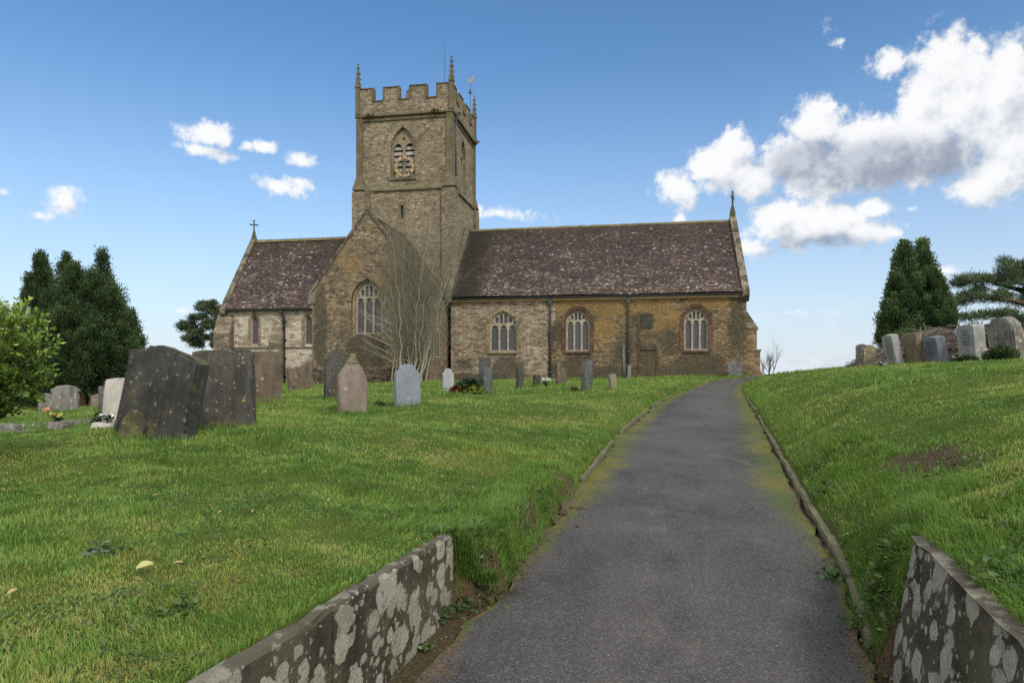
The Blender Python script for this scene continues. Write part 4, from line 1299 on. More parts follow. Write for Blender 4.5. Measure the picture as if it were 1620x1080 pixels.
# ------------------------------------------------------------------ retaining walls and kerbs
def mat_lichen_wall():
    m, t = material('lichened_concrete')
    p = t.n('ShaderNodeTexCoord', out=3)
    n1 = t.noise(p, 3.0, 6, .65); n2 = t.noise(p, 22, 5, .7); n3 = t.noise(p, 90, 3, .7)
    c = t.mix(t.mr(n1, .35, .65), (0.036, 0.031, 0.021), (0.095, 0.082, 0.055))
    c = t.mix(t.mr(t.noise(t.vm('ADD', p, (5, 5, 5)), 2.0, 4, .6), .5, .7, 0, .5), c, (0.065, 0.07, 0.03))
    w = t.noise(p, 13.0, 5, out=1)
    acc = None
    for sc, off, lim, r0, r1 in ((6.0, (0, 0, 0), .70, .42, .47), (9.0, (3, 1, 7), .70, .37, .43), (4.2, (8, 4, 2), .45, .36, .41), (15.0, (1, 9, 4), .42, .28, .36), (30.0, (6, 2, 8), .30, .22, .34)):
        q = t.vm('ADD', t.vm('MULTIPLY_ADD', w, (.07, .07, .07), p), off)
        d = t.vor(q, sc, 'Distance'); cc = t.n('ShaderNodeSeparateColor', {0: t.vor(q, sc, 'Color')}, out=None)
        d = t.m('ADD', d, t.m('MULTIPLY_ADD', n2, .20, -.10))
        k = t.m('MULTIPLY', t.m('MULTIPLY', t.mr(d, r0, r1, 1, 0), t.m('MULTIPLY_ADD', cc.outputs[1], .35, .65)), t.m('LESS_THAN', cc.outputs[0], lim))
        acc = k if acc is None else t.m('MAXIMUM', acc, k)
    acc = t.m('MULTIPLY', acc, t.mr(n2, .28, .45, .35, 1))
    lc = t.mix(n2, (0.27, 0.265, 0.205), (0.46, 0.45, 0.37))
    lc = t.mix(t.mr(n3, .3, .7, .45, 0), lc, (.12, .115, .085))
    lc = t.mix(t.mr(t.noise(t.vm('ADD', p, (2, 7, 3)), 5, 4, .6), .45, .62, 0, .5), lc, (.24, .225, .15))
    c = t.mix(acc, c, lc)
    geo = t.n('ShaderNodeNewGeometry', out='Normal')
    nz_ = t.n('ShaderNodeSeparateXYZ', {0: geo}, out=None).outputs[2]
    c = t.mix(t.mr(nz_, .6, .9, 0, .6), c, t.mix(n2, (.06, .052, .038), (.15, .135, .105)))
    return finish(m, t, c, .93, t.bump(t.m('ADD', t.m('MULTIPLY', n2, 1.0), t.m('ADD', n3, t.m('MULTIPLY', acc, .6))), .7, .012), .12)
M_LW = mat_lichen_wall()

def slab_wall(name, pts, th, ztop, zbot, mat, parent, seed):
    """slab standing along the polyline (x,y) with rough edges; pts near->far"""
    r = random.Random(seed)
    bm = bmesh.new()
    n = 26
    (x0, y0), (x1, y1) = pts
    d = Vector((x1 - x0, y1 - y0, 0)); L = d.length; d.normalize()
    nr = Vector((-d.y, d.x, 0))
    rows = []
    for i in range(n + 1):
        f = i / n
        p = Vector((x0, y0, 0)) + d * (L * f)
        zt = ztop[0] + (ztop[1] - ztop[0]) * f + r.uniform(-.006, .006) - (r.uniform(.006, .02) if r.random() < .18 else 0)
        zb = zbot[0] + (zbot[1] - zbot[0]) * f
        ch = .012 + r.uniform(0, .012)
        prof = [(0, zb), (0, zt - ch), (ch, zt), (th - ch, zt + .004), (th, zt - ch), (th, zb)]
        rows.append([bm.verts.new(p + nr * q + Vector((0, 0, z)) + Vector((0, 0, 0)).lerp(nr * r.uniform(-.004, .004), 1)) for q, z in prof])
    for i in range(n):
        for j in range(5):
            bm.faces.new((rows[i][j], rows[i + 1][j], rows[i + 1][j + 1], rows[i][j + 1]))
    bm.faces.new(rows[0]); bm.faces.new(rows[-1][::-1])
    return bm_obj(name, bm, mat, parent)
def along(p, q, f): return (p[0] + (q[0] - p[0]) * f, p[1] + (q[1] - p[1]) * f)
lw = empty('retaining_wall', (0, 0, 0)); tag(lw, 'low grey retaining wall of two lichen spotted slabs on the left of the path', 'wall')
A_, B_, C_ = (-.39, 4.50), (-.81, 3.05), (-1.95, -.9)
slab_wall('slab', (along(B_, A_, .006), A_), .085, (.545, .535), (-.3, -.3), M_LW, lw, 1)
slab_wall('slab', (C_, along(C_, B_, .998)), .085, (.60, .548), (-.6, -.3), M_LW, lw, 2)
rw = empty('retaining_wall', (0, 0, 0)); tag(rw, 'low lichen spotted retaining wall under the steep bank on the right of the path', 'wall')
RA, RB = (2.02, 3.65), (.96, .0)
rb = slab_wall('slab', (RB, RA), -.045, (.545, .735), (-.5, -.3), M_LW, rw, 3)
# the slab leans back into the bank: shear its upper edge away from the path
wall_dir = Vector((RA[0] - RB[0], RA[1] - RB[1], 0)).normalized(); wall_nor = Vector((wall_dir.y, -wall_dir.x, 0))
for v in rb.data.vertices:
    k = (v.co.z + .05) * .17
    v.co.x += wall_nor.x * k; v.co.y += wall_nor.y * k

M_KERB = mat_headstone('kerb_concrete', (.12, .108, .083), (.2, .185, .15), (.05, .045, .037), .55, .2, (.33, .31, .25), .1, moss=.6, ls=14)
ORD = ['first', 'second', 'third', 'fourth', 'fifth', 'sixth', 'seventh', 'eighth', 'ninth', 'tenth', 'eleventh', 'twelfth', 'thirteenth', 'fourteenth', 'fifteenth', 'sixteenth', 'seventeenth', 'eighteenth', 'nineteenth', 'twentieth']
def kerbs(fx, y0, y1, L, th, h, off, lab, grp, skip=(), lean=0.0):
    y, k = y0, 0
    c = 0
    while y < y1:
        a, b = (fx(y) + off, y), (fx(y + L * .957) + off, y + L * .957)
        if k not in skip:
            bm = bmesh.new()
            box(bm, -L / 2 + .012, L / 2 - .012, -th / 2, th / 2, -.2, h + random.uniform(-.03, .02))
            bmesh.ops.bevel(bm, geom=bm.edges[:], offset=.012, segments=2, affect='EDGES')
            bmesh.ops.subdivide_edges(bm, edges=[e for e in bm.edges if e.calc_length() > .3], cuts=5)
            for v in bm.verts: v.co += Vector((0, random.uniform(-.004, .004), random.uniform(-.005, .005)))
            o = bm_obj('kerb_stone', bm, M_KERB)
            o.location = ((a[0] + b[0]) / 2, (a[1] + b[1]) / 2, float(zp(y + L / 2)))
            o.rotation_euler = (lean + random.uniform(-.07, .07), -math.atan2(float(zp(y + L) - zp(y)), L) + random.uniform(-.02, .02), math.atan2(b[1] - a[1], b[0] - a[0]) + random.uniform(-.02, .02))
            tag(o, lab % ORD[min(c, 19)], 'kerb stone', grp)
            c += 1
        y += L * .957; k += 1
kerbs(xl, 8.2, 23.5, 1.15, .055, .085, -.02, '%s worn kerb stone up the path from the left retaining wall', 'kerb stones along the left edge of the path', skip=(3, 9, 12), lean=.06)
kerbs(xr, 3.9, 23.5, .98, .075, .055, .05, '%s mossy kerb stone up the path from the right retaining wall', 'kerb stones along the right edge of the path', skip=(13, 14), lean=-.10)

# ------------------------------------------------------------------ gravestones
def prof_round(w, h, s=.3):
    n = 12; hh = w / 2
    pts = [(-hh, 0), (hh, 0), (hh, h - hh * s * 2)]
    for k in range(1, n):
        t = math.pi * k / n
        pts.append((hh * math.cos(t), h - hh * s * 2 + hh * s * 2 * math.sin(t)))
    pts.append((-hh, h - hh * s * 2))
    return pts
def prof_flat(w, h, d=.015): return [(-w / 2, 0), (w / 2, 0), (w / 2, h - d), (w * .1, h), (-w / 2, h - d * .5)]
def prof_pointed(w, h, rise=.4): return arch(0, w, 0, h - rise * w * 1.2, h, 7)
def prof_peak(w, h, d): return [(-w / 2, 0), (w / 2, 0), (w / 2, h - d), (0, h), (-w / 2, h - d)]
def prof_shoulder(w, h):
    hh = w / 2; pts = [(-hh * .92, 0), (hh * .92, 0), (hh * .92, h * .72), (hh, h * .76), (hh, h * .86), (hh * .8, h * .88)]
    for k in range(1, 8):
        t = math.pi * k / 8
        pts.append((hh * .74 * math.cos(t), h * .88 + h * .12 * math.sin(t)))
    pts += [(-hh * .8, h * .88), (-hh, h * .86), (-hh, h * .76), (-hh * .92, h * .72)]
    return pts
def prof_ogee(w, h):
    hh = w / 2
    half = [(1, 0), (1, .70), (.97, .77), (.88, .81), (.74, .835), (.66, .87), (.60, .92), (.46, .965), (.24, .99), (0, 1)]
    pts = [(hh * x, h * z) for x, z in half]
    return [(-hh, 0)] + pts + [(-x, z) for x, z in pts[-2:0:-1]]
def prof_scroll(w, h):
    hh = w / 2
    return [(-hh, 0), (hh, 0), (hh, h), (hh * .8, h * 1.0), (hh * .55, h * .95), (hh * .3, h * .86), (0, h * .8), (-hh * .35, h * .77), (-hh * .6, h * .73), (-hh * .72, h * .64), (-hh * .9, h * .64), (-hh * 1.02, h * .7), (-hh, h * .6)]
def headstone(prof, th, u, vb, vt_h, d, yaw, mat, label, cat='gravestone', lean=(0, 0), name='gravestone', sink=.12, base=None, inscr=None, group=None, cap=None, rough=.006, bev=.012, zoff=0.0):
    """prof: outline in metres; u = column of its foot, d = distance; yaw 0 faces the camera side (-y)"""
    x, y = (u - CX) / F * d, d
    z = hz(x, y) + zoff
    bm = bmesh.new()
    a, b = prism(bm, [(px_, pz_ if pz_ > 0 else -sink) for px_, pz_ in prof], 'y', -th / 2, th / 2)
    bmesh.ops.recalc_face_normals(bm, faces=bm.faces[:])
    bmesh.ops.bevel(bm, geom=[e for e in bm.edges if any(len(f.verts) > 4 for f in e.link_faces) or e.calc_length() > .3], offset=bev, segments=2, affect='EDGES', clamp_overlap=True)
    bmesh.ops.triangulate(bm, faces=[f for f in bm.faces if len(f.verts) > 4])
    bmesh.ops.subdivide_edges(bm, edges=[e for e in bm.edges if e.calc_length() > .18], cuts=2, use_grid_fill=True)
    for v in bm.verts:
        v.co += Vector((random.uniform(-1, 1), random.uniform(-1, 1) * .5, random.uniform(-1, 1))) * rough
    o = bm_obj(name, bm, mat)
    o.location = (x, y, z)
    o.rotation_euler = (lean[0], lean[1], yaw)
    tag(o, label, cat, group)
    if base:
        bw, bh, bt = base
        bm = bmesh.new(); box(bm, -bw / 2, bw / 2, -bt / 2, bt / 2, -.12, bh)
        bmesh.ops.bevel(bm, geom=bm.edges[:], offset=.01, segments=1, affect='EDGES')
        bm_obj('base', bm, mat, o)
    if inscr:
        w_, z0_, z1_, rows, mm = inscr
        bm = bmesh.new()
        rr = random.Random(hash(label) % 1000 if False else int(u))
        for k in range(rows):
            zz = z1_ - (z1_ - z0_) * (k + .5) / rows
            lh = (z1_ - z0_) / rows * .42
            half = w_ / 2 * rr.uniform(.55, 1)
            xx = -half
            while xx < half:
                ww = rr.uniform(.012, .03)
                box(bm, xx, xx + ww, -th / 2 - .004, -th / 2 + .01, zz - lh / 2, zz + lh / 2)
                xx += ww + rr.uniform(.008, .03)
        bm_obj('inscription', bm, mm, o)['kind'] = 'stuff'
    return o
H_DARK = mat_headstone('black_lichened_stone', (.026, .0255, .023), (.06, .056, .048), (.013, .0135, .013), .6, .30, (.17, .165, .125), .15, moss=.5, ls=17)
H_DARK2 = mat_headstone('dark_streaked_stone', (.042, .040, .035), (.085, .078, .064), (.02, .02, .018), .65, .32, (.22, .21, .15), .15, moss=.45, ls=17)
H_WHITE = mat_headstone('pale_marble', (.38, .35, .30), (.5, .47, .42), (.25, .23, .2), .3, .05, moss=.1)
H_GREY = mat_headstone('weathered_grey_stone', (.13, .12, .105), (.22, .21, .185), (.05, .048, .042), .7, .25, (.36, .35, .29), .1, moss=.3)
H_BROWN = mat_headstone('brown_sandstone', (.085, .062, .042), (.15, .112, .078), (.042, .036, .027), .65, .12, (.3, .28, .2), .3, moss=.5)
H_PINK = mat_headstone('pink_sandstone', (.165, .128, .106), (.235, .187, .158), (.10, .08, .066), .5, .08, (.36, .32, .2), .3, moss=.4)
H_GRAN = mat_headstone('grey_granite', (.17, .19, .215), (.23, .25, .275), (.15, .16, .18), .15, .0, grain=.35, moss=0)
H_GRANR = mat_headstone('rough_granite', (.22, .22, .21), (.36, .36, .33), (.12, .12, .11), .3, .22, (.46, .45, .36), .2, grain=.5, moss=.2)
H_SLATE = mat_headstone('mottled_slate_stone', (.07, .075, .072), (.13, .13, .12), (.03, .033, .03), .7, .22, (.28, .28, .22), .2, moss=.35)
H_TXT = mat_plain('cut_letters', (.03, .032, .035), .8)
H_TXTP = mat_plain('faded_letters', (.07, .08, .07), .8)
px_h = lambda v0, v1, d: (v1 - v0) / F * d
E_YAW = math.radians(80)         # faces along the church axis

# the two big black slabs in front
d = 8.3
headstone([(-.54, 0), (.52, 0), (.54, 1.0), (.44, 1.05), (.2, 1.10), (-.02, 1.14), (-.24, 1.12), (-.27, 1.06), (-.48, 1.05), (-.51, 1.02)], .24, 244, 690, 0, d, math.radians(-16), H_DARK,
          'big black lichened gravestone leaning to one side, nearest to the camera', lean=(math.radians(-5), math.radians(8)), rough=.010, bev=.03, inscr=None)
headstone([(-.13, 0), (.16, 0), (.17, .22), (.10, .34), (-.02, .37), (-.10, .22)], .2, 203, 690, 0, 8.15, math.radians(20), mat_headstone('mossy_rubble', (.03, .028, .022), (.075, .064, .042), (.016, .016, .013), .5, .4, (.2, .17, .09), .5, moss=.7, ls=20),
          'small mossy broken footstone against the base of the leaning black gravestone', 'footstone', name='footstone', lean=(math.radians(-14), math.radians(8)), rough=.014)
headstone([(-.42, 0), (.41, 0), (.38, 1.03), (.34, 1.06), (-.28, 1.07), (-.40, 1.04)], .16, 356, 668, 0, 9.3, math.radians(10), H_DARK2,
          'upright dark streaked gravestone with a flat top beside the leaning black one', lean=(math.radians(-2), math.radians(-1)), rough=.008, bev=.02)
headstone(prof_round(.62, .72, .12), .09, 197, 675, 0, 10.5, math.radians(48), H_WHITE, 'plain cream white gravestone partly hidden by the leaning black slab', lean=(0, math.radians(4)))
headstone(prof_flat(.55, .66), .1, 176, 658, 0, 17.0, math.radians(30), H_SLATE, 'narrow dark grey gravestone behind the white one', zoff=-.02)
headstone(prof_pointed(.50, .68), .1, 73, 640, 0, 23.5, math.radians(8), H_GREY, 'small arched grey gravestone under the yews, left of the shouldered one', lean=(-.03, 0))
headstone(prof_shoulder(.86, .90), .13, 104, 650, 0, 22, math.radians(6), H_GREY, 'broad grey shouldered gravestone standing in front of the yews', base=(.86, .09, .2))
headstone([(-.3, 0), (.25, 0), (.2, .4), (-.05, .52), (-.25, .4)], .1, 158, 640, 0, 24, .3, H_PINK, 'low pinkish broken gravestone at the foot of the yews', rough=.02)
headstone(prof_flat(.62, 1.14, .03), .16, 422, 637, 0, 15.8, math.radians(44), H_BROWN, 'tall reddish brown gravestone on a thin plinth in front of the chancel', base=(.74, .03, .34), lean=(0, math.radians(1)), rough=.01, bev=.02)
headstone(prof_scroll(.86, 1.06), .15, 475, 618, 0, 24, math.radians(28), H_BROWN, 'brown scroll topped gravestone sloping up on one side', rough=.01, bev=.02)
headstone(prof_pointed(.60, 1.30, .62), .15, 532, 633, 0, 17, math.radians(38), H_DARK2, 'dark gothic pointed gravestone right behind the pink one', rough=.008)
pk = headstone([(-.27, 0), (.27, 0), (.285, .62), (.265, .74), (.20, .88), (.115, 1.01), (-.115, 1.01), (-.20, .88), (-.265, .74), (-.285, .62)], .15, 557, 655, 0, 13.5, math.radians(32), H_PINK,
          'pinkish grey sandstone gravestone with mossy pointed finial', rough=.006, bev=.015)
bm = bmesh.new()
prism(bm, [(-.118, 1.0), (.118, 1.0), (.07, 1.09), (.05, 1.13), (.055, 1.2), (-.055, 1.2), (-.05, 1.13), (-.07, 1.09)], 'y', -.08, .08)
bmesh.ops.recalc_face_normals(bm, faces=bm.faces[:])
bmesh.ops.bevel(bm, geom=bm.edges[:], offset=.012, segments=1, affect='EDGES')
bm_obj('finial', bm, mat_headstone('mossy_finial_stone', (.10, .09, .045), (.2, .19, .11), (.06, .055, .03), .4, .4, (.36, .33, .2), .4, moss=.8, ls=22), pk)
headstone(prof_ogee(.60, .93), .11, 645, 641, 0, 15, math.radians(36), H_GRAN, 'smooth blue grey granite gravestone with stepped shoulders', rough=.0015, bev=.01, inscr=(.2, .13, .22, 2, mat_plain('pale_letters', (.35, .37, .4), .7)), lean=(0, math.radians(-1)))
headstone(prof_ogee(.44, .80), .10, 709, 617, 0, 24, math.radians(38), H_WHITE_ := mat_headstone('light_grey_granite', (.27, .28, .29), (.36, .37, .38), (.2, .2, .21), .2, .02, grain=.3, moss=.05), 'small pale grey round topped gravestone near the shrub', base=(.56, .06, .24), rough=.002)
headstone(prof_flat(.34, .85), .17, 770, 624, 0, 21, math.radians(42), H_SLATE, 'squat grey green gravestone beside the wreath mound', rough=.008)
headstone(prof_flat(.52, 1.20), .14, 767, 606, 0, 32, math.radians(20), H_DARK2, 'dark upright gravestone further back behind the grey green one', rough=.008)
headstone(prof_flat(.26, .87, .03), .14, 822.5, 616, 0, 24.5, math.radians(40), H_DARK2, 'slim blackish gravestone with a pale lichened top', rough=.006)
headstone(prof_flat(.30, .52), .12, 849, 612, 0, 27, math.radians(25), H_DARK, 'very low dark gravestone beside the white flowers', rough=.008)
headstone(prof_round(.50, .78, .3), .14, 888, 607, 0, 29, math.radians(30), H_BROWN, 'brown round topped gravestone below the red arched window', rough=.012)
headstone(prof_peak(.22, 1.05, .1), .12, 888, 600, 0, 36, math.radians(30), H_SLATE, 'thin tilted gravestone leaning behind the brown round topped one', lean=(0, math.radians(-14)), rough=.01)
headstone(prof_flat(.38, 1.02), .20, 928.5, 617, 0, 22, math.radians(48), H_SLATE, 'square topped grey gravestone split into pale and dark faces', rough=.006)
headstone(prof_round(.30, .60, .2), .13, 970, 613, 0, 24, math.radians(35), mat_headstone('yellow_lichened_stone', (.17, .15, .1), (.27, .25, .17), (.08, .07, .05), .5, .3, (.4, .36, .2), .4, moss=.3), 'small yellowish gravestone leaning beside the path', lean=(0, math.radians(-5)), rough=.01)
headstone(prof_flat(.16, 2.2), .14, 987, 595, 0, 41.5, math.radians(20), H_SLATE, 'tall thin stone post standing close to the nave wall', 'stone post', name='stone_post', lean=(0, math.radians(-1.5)), rough=.01)
headstone(prof_flat(.22, .85), .14, 995, 595, 0, 41.0, math.radians(20), H_GREY, 'short stone post beside the tall thin one', 'stone post', name='stone_post', rough=.01)
headstone(prof_flat(.85, .98, .12), .12, 1164, 593, 0, 42.2, math.radians(-12), H_SLATE, 'wide gravestone slab leaning against the nave corner', lean=(math.radians(-13), math.radians(-7)), rough=.01)

# right hand bank
headstone(prof_round(.42, .86, .25), .10, 1363, 582, 0, 25.0, -E_YAW + .35, H_GREY, 'grey round topped gravestone at the end of the row on the bank', inscr=None, lean=(0, 0), rough=.006)
headstone(prof_shoulder(.42, .80), .16, 1376, 580, 0, 24.0, -.4, mat_headstone('carved_brown_stone', (.16, .12, .07), (.27, .23, .15), (.06, .05, .03), .5, .4, (.4, .37, .26), .4, moss=.3), 'ornate brown carved gravestone next to the end of the row', rough=.012)
headstone(prof_peak(.55, .95, .04), .22, 1418, 575, 0, 20.0, -math.radians(92), H_GRANR, 'leaning grey granite gravestone with lines of lettering on its face', lean=(math.radians(13), 0), inscr=(.44, .2, .85, 10, H_TXTP), rough=.004)
headstone(prof_flat(.52, .90), .22, 1447, 574, 0, 19.6, -math.radians(84), mat_headstone('ochre_topped_stone', (.12, .095, .06), (.2, .16, .11), (.06, .05, .035), .6, .1, (.3, .2, .05), .6, moss=.4), 'plain brown gravestone with an ochre mossy top', lean=(math.radians(5), 0), rough=.008)
headstone(prof_peak(.74, .80, .04), .28, 1485, 573, 0, 19.0, -math.radians(95), H_GRAN2 := mat_headstone('blue_polished_granite', (.12, .135, .15), (.2, .21, .215), (.09, .10, .12), .3, .1, (.4, .4, .32), .1, grain=.4, moss=.1), 'short polished granite gravestone with dark lettering, tipped towards the church', lean=(math.radians(12), 0), inscr=(.6, .25, .68, 6, H_TXT), rough=.003)
headstone(prof_round(.80, 1.06, .10), .30, 1540, 570, 0, 18.2, -math.radians(96), H_GRANR, 'tall pale granite gravestone with a dark inscription in its upper half', lean=(math.radians(5), 0), inscr=(.6, .5, .94, 7, H_TXT), rough=.005, bev=.02)
headstone(prof_round(.86, 1.10, .42), .28, 1595, 562, 0, 16.6, -math.radians(88), H_GREY, 'large round headed gravestone with thick sides above the green shrub', lean=(math.radians(7), 0), inscr=(.42, .25, .62, 6, H_TXTP), rough=.006, bev=.03)

# ------------------------------------------------------------------ grave kerbs, flowers, small things
def on_ground(u, d): 
    x = (u - CX) / F * d
    return x, d, hz(x, d)
def stone_bar(p, q, w, h, mat, name, label, cat, group=None):
    L = math.hypot(q[0] - p[0], q[1] - p[1])
    bm = bmesh.new(); box(bm, -L / 2, L / 2, -w / 2, w / 2, -.1, h)
    bmesh.ops.bevel(bm, geom=bm.edges[:], offset=.015, segments=2, affect='EDGES')
    bmesh.ops.subdivide_edges(bm, edges=[e for e in bm.edges if e.calc_length() > .4], cuts=4)
    for v in bm.verts: v.co += Vector((0, random.uniform(-.006, .006), random.uniform(-.008, .008)))
    o = bm_obj(name, bm, mat)
    za, zb = hz(*p), hz(*q)
    o.location = ((p[0] + q[0]) / 2, (p[1] + q[1]) / 2, (za + zb) / 2)
    o.rotation_euler = (0, -math.atan2(zb - za, L), math.atan2(q[1] - p[1], q[0] - p[0]))
    return tag(o, label, cat, group)
P = lambda u, d: on_ground(u, d)[:2]
stone_bar(P(20, 13.2), P(150, 13.0), .12, .10, H_GREY, 'grave_kerb', 'long pale stone edging at the back of the grave plot', 'grave kerb')
stone_bar(P(-10, 11.2), P(52, 11.9), .12, .07, H_GREY, 'grave_kerb', 'pale stone edging along the front of the grave plot', 'grave kerb')
stone_bar(P(150, 14.6), P(165, 14.8), .2, .08, H_GREY, 'grave_kerb', 'short stone fragment in the grass left of the white gravestone', 'grave kerb')
def boulder(u, d, sx, sy, sz, mat, name, label, cat, zo=0.0):
    bm = bmesh.new()
    bmesh.ops.create_cube(bm, size=2)
    bmesh.ops.subdivide_edges(bm, edges=bm.edges[:], cuts=4, use_grid_fill=True)
    for v in bm.verts:
        n = v.co.normalized() * 1.25
        v.co = v.co.lerp(n, .35)
        v.co = Vector((v.co.x * sx * random.uniform(.94, 1.06), v.co.y * sy * random.uniform(.94, 1.06), v.co.z * sz * random.uniform(.92, 1.06)))
    o = bm_obj(name, bm, mat, smooth=False)
    x, y, z = on_ground(u, d)
    o.location = (x, y, z + sz * .6 + zo); o.rotation_euler = (0, 0, random.uniform(-.3, .3))
    return tag(o, label, cat)
boulder(10, 11.9, .2, .14, .12, H_GREY, 'kerb_block', 'squared grey corner block of the grave plot under the leafy bush', 'stone block')
boulder(94, 12.4, .14, .12, .09, H_GREY, 'flower_holder', 'mossy stone flower holder with yellow flowers on it', 'flower holder')
boulder(163, 9.9, .13, .09, .06, H_WHITE, 'flower_holder', 'small white stone block beside the black gravestone base', 'flower holder')

M_GREENLEAF = mat_leaf('flower_leaf', [(0, (.015, .035, .012)), (1, (.06, .12, .03))], .2)
def flat_mat(name, c, r=.7): return mat_plain(name, c, r, .2, 0, .15)
M_YEL, M_RED, M_WHITE, M_PINK = flat_mat('yellow_petal', (.36, .29, .07)), flat_mat('red_petal', (.36, .045, .035)), flat_mat('white_petal', (.7, .7, .68)), flat_mat('pink_petal', (.6, .36, .33))
def rosette_faces(V, FC, c, r, up, n=7):
    up = Vector(up).normalized(); s = up.orthogonal().normalized(); t_ = up.cross(s)
    for k in range(n):
        a = 2 * math.pi * k / n + random.random()
        d_ = s * math.cos(a) + t_ * math.sin(a)
        q = up.cross(d_)
        b = len(V)
        V += [c, c + d_ * r * .6 + q * r * .3 + up * r * .25, c + d_ * r + up * r * .3, c + d_ * r * .6 - q * r * .3 + up * r * .25]
        FC.append((b, b + 1, b + 2, b + 3))
def bouquet(u, d, nfl, rad, hgt, mats, label, zo=0.0, name='flower_bouquet', spread=None):
    x, y, z = on_ground(u, d)
    root = empty(name, (x, y, z + zo)); tag(root, label, 'flowers')
    V, FC, V2, F2 = [], [], [], []
    sp = spread or (rad, rad)
    heads = {}
    for k in range(nfl):
        a, rr = random.uniform(0, 6.28), math.sqrt(random.random())
        c = Vector((sp[0] * rr * math.cos(a), sp[1] * rr * math.sin(a), hgt * random.uniform(.75, 1.05)))
        tube(V, FC, [(0, 0, 0), c * .5 + Vector((0, 0, .02)), c], [.004, .003, .002], 3, cap=False)
        mi = random.choice(mats)
        hv, hf = heads.setdefault(mi.name, ([], [], mi))[:2]
        for q in range(2): rosette_faces(hv, hf, c + Vector((0, 0, q * .01)), random.uniform(.03, .05) * (1 - .3 * q), (random.uniform(-.5, .5), random.uniform(-.8, .1), 1), 7)
        for q in range(3):
            e = c * random.uniform(.3, .9) + Vector((random.uniform(-.05, .05), random.uniform(-.05, .05), 0))
            rosette_faces(V2, F2, e, random.uniform(.04, .07), (random.uniform(-1, 1), random.uniform(-1, 1), 1), 3)
    vf_obj('stalk', V, FC, M_GREENLEAF, root)['kind'] = 'stuff'
    vf_obj('foliage', V2, F2, M_GREENLEAF, root)
    for k, (hv, hf, mm) in heads.items():
        vf_obj('blossom', hv, hf, mm, root)['kind'] = 'stuff'
    return root
bouquet(92, 12.4, 9, .12, .18, [M_YEL], 'yellow flowers standing on the mossy stone holder', zo=.10)
bouquet(171, 9.9, 8, .10, .10, [M_WHITE], 'white flowers in a dark pot beside the black gravestone', zo=.08)
bouquet(864, 26.0, 16, .17, .36, [M_WHITE], 'white flowers in front of the nave wall between two low gravestones')
bouquet(1508, 18.6, 10, .14, .2, [M_PINK, M_WHITE], 'pink and white flowers between two granite gravestones')
bouquet(1567, 17.4, 12, .16, .34, [M_PINK], 'pale pink flowers right of the tall granite gravestone')
bouquet(1392, 20.5, 6, .12, .16, [M_WHITE], 'white flowers at the foot of the ornate brown gravestone')
bouquet(1436, 19.8, 5, .08, .16, [M_WHITE], 'white flowers between the lettered granite stone and the brown one')
boulder(1402, 20.2, .07, .06, .08, H_WHITE, 'flower_holder', 'small pale marble block at the foot of the lettered granite gravestone', 'flower holder')
boulder(1613, 16.0, .22, .12, .05, H_WHITE, 'grave_ledger', 'low pale stone ledger beside the round headed gravestone', 'ledger stone')
# terracotta pot lying on its side
x, y, z = on_ground(71, 19.5)
bm = bmesh.new()
pr = [(.0, 0), (.10, 0), (.15, .26), (.17, .26), (.17, .31), (.14, .31), (.12, .05), (0, .04)]
rows = [[bm.verts.new((r_ * math.cos(2 * math.pi * k / 16), r_ * math.sin(2 * math.pi * k / 16), zz)) for k in range(16)] for r_, zz in pr[1:-1]]
for i in range(len(rows) - 1):
    for j in range(16): bm.faces.new((rows[i][j], rows[i][(j + 1) % 16], rows[i + 1][(j + 1) % 16], rows[i + 1][j]))
bm.faces.new(rows[0][::-1]); bm.faces.new(rows[-1])
o = bm_obj('flower_pot', bm, mat_plain('terracotta', (.33, .15, .095), .8)); o.location = (x - .05, y, z + .09); o.rotation_euler = (0, math.radians(78), .4); o.scale = (.65, .65, .65)
tag(o, 'terracotta pot lying on its side in the grass near the shouldered gravestone', 'flower pot')
# wreath mound
x, y, z = on_ground(747, 21.0)
root = empty('wreath_mound', (x, y, z)); tag(root, 'green mossy grave mound with a red flowered wreath at its end', 'grave mound')
bm = bmesh.new(); bmesh.ops.create_icosphere(bm, subdivisions=4, radius=1)
for v in bm.verts:
    c = v.co; k = 1 + .25 * (random.random() - .5)
    v.co = Vector((c.x * .42 * k, c.y * .7 * k, max(c.z, -.2) * (.46 if c.x > -.2 else .3) * k))
bm_obj('mound', bm, M_GROUND, root)
V, FC, V2, F2, V3, F3 = [], [], [], [], [], []
for k in range(420):
    c = Vector((random.uniform(-.62, .3), random.uniform(-.7, .1), 0)); c.z = .42 * max(0, 1 - (c.x / .6) ** 2 * .8) * random.uniform(.7, 1.1) + .03
    rosette_faces(V, FC, c, random.uniform(.05, .1), (random.uniform(-1, 1), random.uniform(-1.2, .3), 1), 3)
for k in range(22):
    c = Vector((random.gauss(-.46, .09), random.uniform(-.6, -.2), random.uniform(.08, .3)))
    for q in range(2): rosette_faces(V2, F2, c, random.uniform(.035, .055), (random.uniform(-.4, .4), -1, .6), 7)
for k in range(8): rosette_faces(V3, F3, Vector((random.uniform(-.4, .2), random.uniform(-.6, -.2), random.uniform(.25, .4))), .03, (0, -1, .6), 6)
vf_obj('evergreen_sprig', V, FC, M_GREENLEAF, root); vf_obj('red_blossom', V2, F2, M_RED, root)['kind'] = 'stuff'; vf_obj('white_blossom', V3, F3, M_WHITE, root)['kind'] = 'stuff'
